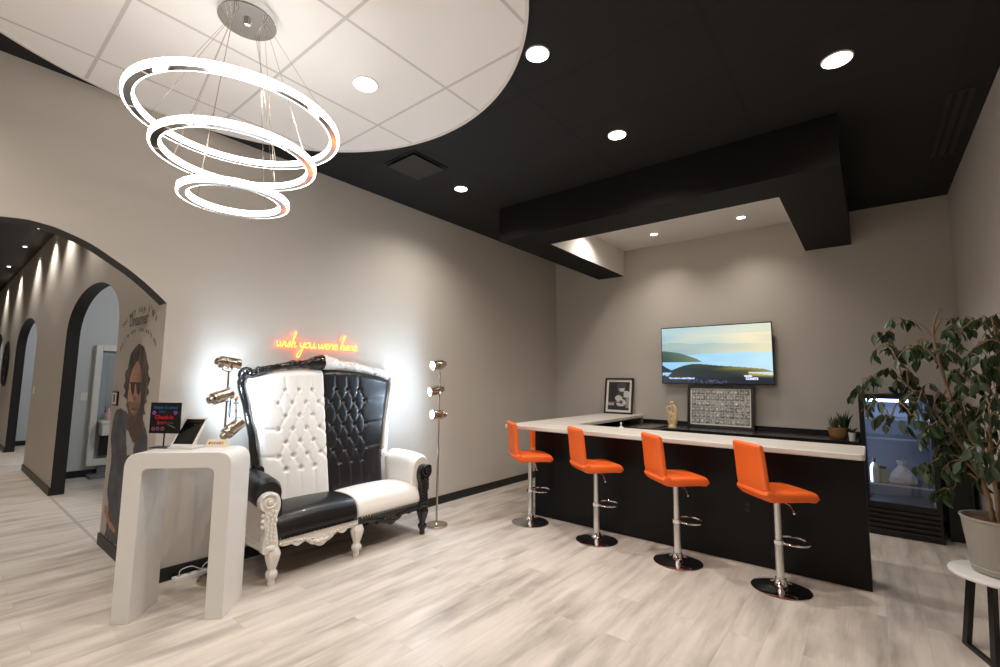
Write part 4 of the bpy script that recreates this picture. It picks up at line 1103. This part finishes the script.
floor_lamp(.59, 3.455, 'brushed metal floor lamp with three lit spot heads on the right side of the sofa',
           [(1.675, (.0, .05, 0), (-.2, -1, -.15), True), (1.405, (.0, .03, 0), (-.35, -1, -.2), False), (1.135, (.0, .07, 0), (-.3, -1, .05), False)], 1.70, 12)
fl = floor_lamp(.25, 1.5, 'brushed metal three headed floor lamp left of the sofa, behind the white console',
           [(1.63, (.08, -.10, 0), (-.3, 1, -.12), True), (1.345, (.06, -.13, 0), (-.25, 1, .3), False), (1.07, (.03, -.01, 0), (-.25, 1, .75), False)], 1.62, 5.2, hl=.155)
# colourful lanyard hanging from that lamp
g = G(); g.tube(smoothpoly([(.0, 0, .15), (.012, .0, .08), (.008, .0, .02), (-.008, .0, .02), (-.012, 0, .08), (.0, 0, .15)], 4, closed=False), .003, 6, mi=0)
g.ball((.03, .03, .16), .014, 10, mi=1, sq=(1, 1, 1.6)); g.tube([(.03, .03, .14), (.035, .035, .02), (.03, .03, -.1)], .0045, 6, mi=2); g.ball((.033, .033, .06), .011, 8, mi=1); g.lathe([(.024, .118), (.02, .128)], 12, (.03, .03, 0), mi=2); g.tube([(0, 0, .15), (.03, .03, .17)], .002, 5, mi=2)
tag(make('lanyard', g, [mat('blue_cord', (40, 90, 150), rough=.5), mat('orange_bead', (214, 120, 60), rough=.4), mat('grey_cord', (120, 130, 150), rough=.4)], loc=(.265, 1.52, 1.19)), 'thin blue lanyard with orange beads hanging from the pole of the left floor lamp', 'lanyard')

# ------------------------------------------------------------------ mural on the corridor wall
SH = {'hair': [(-0.638, 1.788), (-0.476, 1.738), (-0.414, 1.663), (-0.341, 1.589), (-0.336, 1.529), (-0.26, 1.491), (-0.321, 1.434), (-0.277, 1.387), (-0.342, 1.338), (-0.296, 1.316), (-0.364, 1.278), (-0.316, 1.221), (-0.383, 1.206), (-0.457, 1.178), (-0.77, 1.21), (-0.878, 1.256), (-0.871, 1.308), (-1.003, 1.343), (-0.944, 1.384), (-1.02, 1.422), (-0.974, 1.476), (-1.016, 1.529), (-0.931, 1.595), (-0.895, 1.673), (-0.823, 1.737)],
      'face': [(-0.636, 1.636), (-0.562, 1.591), (-0.532, 1.516), (-0.491, 1.406), (-0.478, 1.322), (-0.515, 1.235), (-0.586, 1.189), (-0.7, 1.201), (-0.791, 1.247), (-0.847, 1.335), (-0.853, 1.438), (-0.822, 1.516), (-0.774, 1.58), (-0.698, 1.624)],
      'neck': [(-0.806, 1.208), (-0.471, 1.225), (-0.403, 1.134), (-0.415, 1.038), (-0.56, 0.966), (-0.745, 1.061)],
      'lensL': [(-0.804, 1.458), (-0.676, 1.453), (-0.666, 1.39), (-0.7, 1.345), (-0.764, 1.375)], 'lensR': [(-0.65, 1.453), (-0.514, 1.457), (-0.496, 1.394), (-0.535, 1.356), (-0.612, 1.385)],
      'nose': [(-0.689, 1.352), (-0.628, 1.354), (-0.606, 1.311), (-0.684, 1.308)], 'mouth': [(-0.736, 1.243), (-0.584, 1.25), (-0.599, 1.231), (-0.708, 1.226)],
      'beard': [(-0.777, 1.159), (-0.434, 1.239), (-0.371, 1.136), (-0.372, 1.03), (-0.519, 0.97), (-0.664, 1.018)],
      'jacket': [(-1.247, 1.155), (-1.102, 1.224), (-0.80, 1.19), (-0.73, 1.07), (-0.66, 0.99), (-0.548, 0.93), (-0.43, 1.175), (-0.30, 1.12), (-0.20, 1.0), (-0.136, 0.67), (-0.052, 0.209), (-0.06, .105), (-1.128, 0.105), (-1.183, 0.143), (-1.157, 0.349), (-1.25, 0.503), (-1.209, 0.766), (-1.296, 0.967)],
      'shirt': [(-0.829, 1.071), (-0.567, 0.979), (-0.55, 0.871), (-0.728, 0.852)], 'hand': [(-1.281, 0.361), (-1.196, 0.359), (-1.128, 0.271), (-0.88, 0.221), (-0.899, 0.186), (-1.068, 0.2), (-1.244, 0.266), (-1.296, 0.29)]}
for k in ('hair', 'face', 'neck', 'beard', 'jacket'): SH[k] = smoothpoly(SH[k], 3)
def mural(u, v):
    x = -1.33+1.31*u; z = .1+1.75*v; n1 = nz(x*9, z*9); n2 = nz(x*30, z*22, 1, 3)
    xx, zz = x+.012*n2, z+.012*nz(x*25, z*25, 1, 6)
    I = lambda k: inpoly(xx, zz, SH[k])
    if I('lensL') or I('lensR'): return mixc((34, 30, 28), (64, 50, 40), n1+.3)
    if inpoly(x, z, [(-.83, 1.462), (-.5, 1.462), (-.5, 1.450), (-.83, 1.450)]): return (52, 40, 34)
    if I('nose'): return (120, 84, 66)
    if I('mouth'): return (84, 52, 44)
    if I('face'):
        c = mixc((188, 140, 112), (128, 92, 72), (x+.80)*2.2+n1*.3)
        if z < 1.30 and not (-.72 < x < -.6 and z < 1.235 and z > 1.215): c = mixc(c, (96, 70, 56), .55+.4*n2)
        return c
    if I('hair'): return mixc((46, 38, 34), (110, 92, 78), .35+.9*nz(x*16, z*7, 1, 4))
    if I('hand'): return (176, 120, 98)
    if I('beard') and z < 1.2: return mixc((92, 66, 50), (58, 44, 36), .5+n2)
    if I('neck'): return mixc((120, 84, 62), (80, 58, 46), .5+n1)
    if I('shirt'): return (176, 176, 172)
    if I('jacket'): return mixc((54, 57, 66), (88, 92, 104), .35+.8*nz(x*7, z*11, 1, 2)+.3*n2) if z > .35 else mixc((58, 56, 56), (80, 78, 78), .5+n2)
    return None
t = thing('wall_mural', 'printed wall mural of a bearded person with curly hair and sunglasses', 'mural', (0, YC-.0015, 0))
picture('portrait_print', 150, 200, mural, lambda u, v: (-1.33+1.31*u, 0, .1+1.75*v), painted('mural_ink', rough=.6), t)
ink = mat('mural_grey_ink', (104, 97, 90), rough=.6)
def arctext(txt, cx_, z0, R_, a0, a1, size):
    n = len(txt)
    for i, c in enumerate(txt):
        if c == ' ': continue
        a = math.radians(a0+(a1-a0)*i/(n-1)); p = (cx_+R_*math.cos(a), -.0006, z0+R_*math.sin(a)*.42)
        # letters follow the arch, wall faces -Y
        zd = Vector((math.cos(a)*.42, 0, math.sin(a))).normalized(); xd = Vector((zd.z, 0, -zd.x))
        text_mesh('letter', c, size, ink, line, wallmtx(p, xd, zd), bold=.0006, depth=.0002)
line = bpy.data.objects.new('upper_text_line', None); C.objects.link(line); line.parent = t
arctext('You may say I\'m a', -.72, 1.86, .56, 150, 32, .085)
line = bpy.data.objects.new('lower_text_line', None); C.objects.link(line); line.parent = t
arctext("but I'm not the only one", -.72, 1.68, .56, 158, 22, .06)
text_mesh('dreamer_text', 'Dreamer', .15, ink, t, wallmtx((-.73, -.0006, 2.0), (1, 0, 0)), bold=.0015, depth=.0002)
# small framed switch plate by the doorway
t = thing('wall_control', 'small square dark framed control panel on the wall beside the mural', 'wall control', (-1.235, YC, 1.31))
g = G(); g.box(-.085, .085, -.014, 0, -.065, .065); make('frame', g, 'base_black', t, bevel=.003)
g = G(); g.box(-.068, .068, -.016, -.014, -.052, .052); make('face', g, 'paper', t)
g = G(); g.box(-.03, .03, -.0175, -.016, -.032, .038); make('display', g, 'screen_off', t)
def switch(x, y, z, rz, label):
    t = thing('light_switch', label, 'light switch', (x, y, z), rz)
    g = G(); g.box(-.04, .04, -.008, 0, -.06, .06); make('plate', g, 'white_gloss', t, bevel=.002)
    g = G(); g.box(-.015, .015, -.012, -.008, -.03, .03); make('rocker', g, 'white_gloss', t)
switch(-5.155, 1.56, 1.2, PI/2, 'white light switch on the side room wall left of the white mirror station')
switch(-6.2, YC, 1.28, 0, 'white light switch on the corridor wall between the two doorways')
# outlet on main left wall
t = thing('wall_outlet', 'white wall outlet low on the left wall to the right of the floor lamp', 'outlet', (0, 3.86, .42), PI/2)
g = G(); g.box(-.035, .035, -.006, 0, -.057, .057); make('plate', g, 'paper', t, bevel=.002)
for dz in (-.024, .024): g = G(); g.box(-.014, .014, -.0075, -.006, dz-.012, dz+.012); make('socket', g, 'pot_grey', t)
# styling station in the first side room
t = thing('styling_station', 'tall white framed mirror station with a shelf seen through the nearest corridor doorway', 'styling station', (-5.155, 1.98, 0), 0)
g = G()
for a, b, c_, d_ in ((-.34, -.26, .16, 1.99), (.26, .34, .16, 1.99), (-.26, .26, .16, .26), (-.26, .26, 1.9, 1.99)): g.box(.0, .09, a, b, c_, d_)
make('frame', g, 'white_gloss', t, bevel=.006)
g = G(); g.box(.0, .03, -.26, .26, .26, 1.9); make('back_panel', g, mat('station_grey', (150, 160, 168), rough=.3), t)
g = G(); g.box(.03, .034, -.17, .24, .95, 1.82); make('mirror', g, mat('mirror_glass', (200, 210, 216), rough=.03, metal=1), t)
g = G(); g.box(.03, .3, -.24, .24, .80, .84); g.box(.03, .28, -.22, .24, .62, .8); make('shelf', g, 'white_gloss', t, bevel=.004)
g = G(); g.box(.03, .1, -.2, .24, .30, .6); make('cabinet', g, 'black_plastic', t)
g = G(); g.box(.0, .34, -.32, .32, .0, .035); g.box(0, .06, -.2, .2, .035, .16); make('footrest', g, mat('foot_grey', (120, 122, 122), rough=.4), t, bevel=.004)
g = G(); g.lathe([(.035, 0), (.04, .05), (.03, .12), (.012, .15), (.012, .19)], 16)
tag(make('spray_bottle', g, mat('pink_bottle', (214, 170, 165), rough=.4), loc=(-5.0, 1.84, .84)), 'pale pink bottle on the shelf of the white mirror station', 'bottle')
# black wire ornament far down the corridor
t = thing('wire_ornament', 'black curled metal ornament on the corridor wall at the far left edge', 'wall decor', (-10.4, YC-.03, 1.75))
g = G()
for r0 in (.42, .27, .12):
    g.tube([(r0*math.cos(a), 0, r0*1.1*math.sin(a)) for a in [2*PI*k/40 for k in range(40)]], .02, 6, closed=True)
make('ring', g, 'base_black', t)
g = G()
for k in range(6):
    a = k*PI/3; g.tube([(.12*math.cos(a), 0, .13*math.sin(a)), (.3*math.cos(a+.4), -.01, .33*math.sin(a+.4)), (.45*math.cos(a+.2), 0, .5*math.sin(a+.2))], .014, 6)
make('scroll', g, 'base_black', t)

# ------------------------------------------------------------------ world, camera
w = bpy.data.worlds.new('world'); sc.world = w; w.use_nodes = True
w.node_tree.nodes['Background'].inputs[0].default_value = (.6, .62, .65, 1); w.node_tree.nodes['Background'].inputs[1].default_value = .05
yaw, pitch, roll, F = .6751262652, .0999849506, .0094265778, 459.8312
cyw, syw, cp, sp_ = math.cos(yaw), math.sin(yaw), math.cos(pitch), math.sin(pitch)
f_ = Vector((-syw*cp, cyw*cp, sp_)); r0 = Vector((cyw, syw, 0)); u0 = r0.cross(f_)
r_ = math.cos(roll)*r0+math.sin(roll)*u0; u_ = -math.sin(roll)*r0+math.cos(roll)*u0
cam = bpy.data.cameras.new('camera'); cam.sensor_width = 36; cam.lens = F/1000*36; cam.clip_start = .05; cam.clip_end = 60
co = bpy.data.objects.new('camera', cam); C.objects.link(co)
co.matrix_world = Matrix(((r_.x, u_.x, -f_.x, 4.17548643), (r_.y, u_.y, -f_.y, 0), (r_.z, u_.z, -f_.z, 1.51421985), (0, 0, 0, 1)))
sc.camera = co
vs = sc.view_settings; vs.view_transform = 'Standard'; vs.look = 'None'; vs.gamma = 1; vs.use_curve_mapping = False; vs.exposure = 0
sc.cycles.max_bounces = 8; sc.cycles.diffuse_bounces = 4; sc.cycles.glossy_bounces = 4; sc.cycles.transmission_bounces = 6; sc.cycles.sample_clamp_indirect = 6
try:
    sc.cycles.use_denoising = True
except Exception: pass
